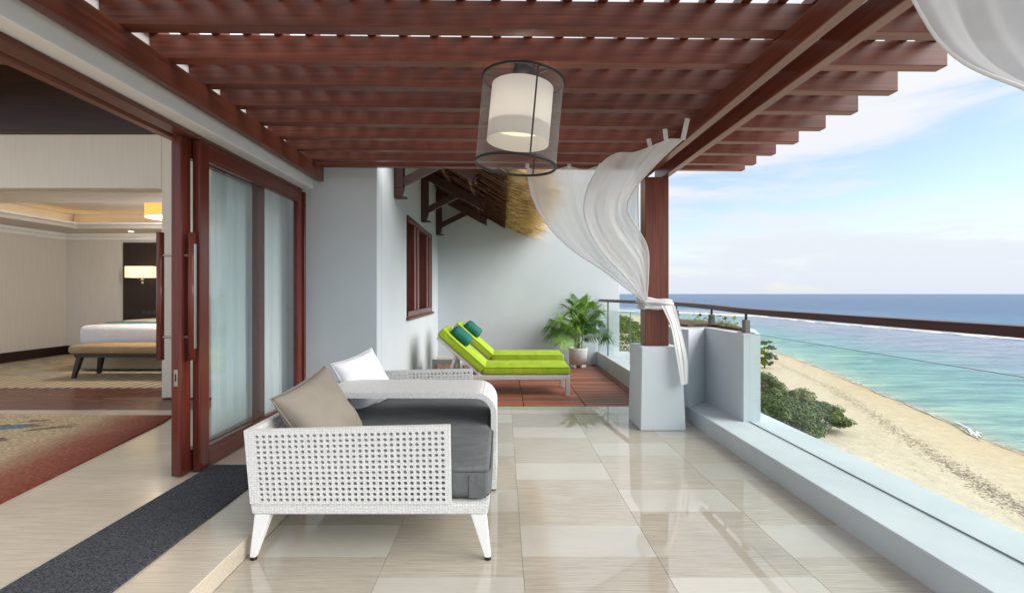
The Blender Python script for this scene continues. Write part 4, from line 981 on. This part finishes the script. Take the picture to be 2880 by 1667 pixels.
st = thing('side_table', 'low white wicker tray table between the lounger headrests', 'table', (-.80, 7.02, DZ+.001))
bm = BM(); box(bm, -.2, .2, -.16, .16, .30, .33, .004); obj('table_top', bm, WEAVEG, st)
bm = BM(); box(bm, -.2, .2, -.16, -.13, .331, .375, .004); box(bm, -.2, .2, .13, .16, .331, .375, .004); box(bm, -.2, -.17, -.129, .129, .331, .374, .004); box(bm, .17, .2, -.129, .129, .331, .374, .004); obj('rim', bm, WEAVEG, st)
for sx in (-1, 1):
    for sy in (-1, 1): bbox('leg', sx*.18-.02, sx*.18+.02, sy*.14-.02, sy*.14+.02, 0, .299, WEAVEG, st)

# ------------------------------------------------------------------ POTTED PALM
pp = thing('potted_palm', 'leafy areca palm in a white round pot in the deck corner', 'potted plant', (1.335, 8.62, DZ+.002))
pot = BM(); lathe(pot, [(.001, .06), (.13, .06), (.150, .055), (.168, .33), (.172, .345), (.158, .345), (.152, .30), (.001, .30)], 36)
obj('pot', pot, WHITE, pp, True)
for k in range(4):
    a = k*math.pi/2+.7; bm = BM(); box(bm, -.055, .055, .09, .145, 0, .07, .01, M=Matrix.Rotation(a, 4, 'Z')); obj('pot_foot', bm, WHITE, pp)
obj('soil', lathe(BM(), [(.001, .312), (.1515, .305)], 24), bpy.data.materials['soil'], pp)
PALM = [leaf_mat('palm_leaf_bright', (.10, .22, .015), (.17, .33, .025), (.26, .42, .05)), leaf_mat('palm_leaf_dark', (.04, .11, .02), (.07, .17, .03), (.12, .23, .05))]
STEM = noisy('palm_stem', (.15, .22, .04), (.28, .34, .08), nscale=12, rough=.5)
g = random.Random(14)
fronds = [(-.55, .62, .5), (-.35, .80, .55), (-.15, .9, .62), (.06, 1.0, .78), (.22, .95, .70), (.45, .62, .42), (-.75, .40, .34), (.62, .40, .30), (-.25, .55, .40), (.30, .50, .35), (-.60, .28, .30), (.10, .65, .45), (-.42, .48, .48), (.42, .82, .42), (-.05, .72, .35), (-.8, .52, .5)]
for i, (dx, h, sp_) in enumerate(fronds):
    dy = -abs(g.uniform(.05, .32)) if i % 3 else g.uniform(0, .2)
    dx *= .66 if dx > 0 else .55; h = h*1.12 if h > .5 else h; base = Vector((g.uniform(-.06, .06), g.uniform(-.05, .05), .30))
    tip = Vector((dx*.95, dy*1.1, .30+h*.78)); mid = base.lerp(tip, .45)+Vector((-dx*.18, 0, h*.22))
    tip2 = tip+Vector((dx*.10, dy*.2, -.10*abs(dx)))
    rach = spline([base, mid, tip, tip2], 30); fr = PALM[i % 2]
    fo = obj('frond', tube(BM(), rach, [.009*(1-k/34) for k in range(30)], 5), STEM, pp, True)
    vs, fs = [], []
    for k in range(8, 30):
        p = rach[k]; d = (rach[min(k+1, 29)]-rach[k-1]).normalized(); s = d.cross(Vector((0, -.6, .8))).normalized(); f_ = (k-8)/21
        for sd in (-1, 1):
            for sub in (0, .5):
                ln = (.10+.20*math.sin(math.pi*(.12+.8*f_)))*g.uniform(.85, 1.1)
                o0 = p-d*sub*.02; e = (s*sd*.85+d*(.55+.5*f_)+Vector((0, 0, .12))).normalized()
                m_ = o0+e*ln*.5; en = o0+e*ln+Vector((0, 0, -.06*ln/.2)); wv = e.cross(s*sd+Vector((0, .01, 1))).normalized()*.009; wv2 = d*.008; q = len(vs)
                vs += [tuple(o0-wv2*.4), tuple(o0+wv2*.4), tuple(m_-wv2+wv*.4), tuple(m_+wv2), tuple(en)]; fs += [(q, q+1, q+3, q+2), (q+2, q+3, q+4)]
    pydata('leaflets', vs, fs, fr, fo)
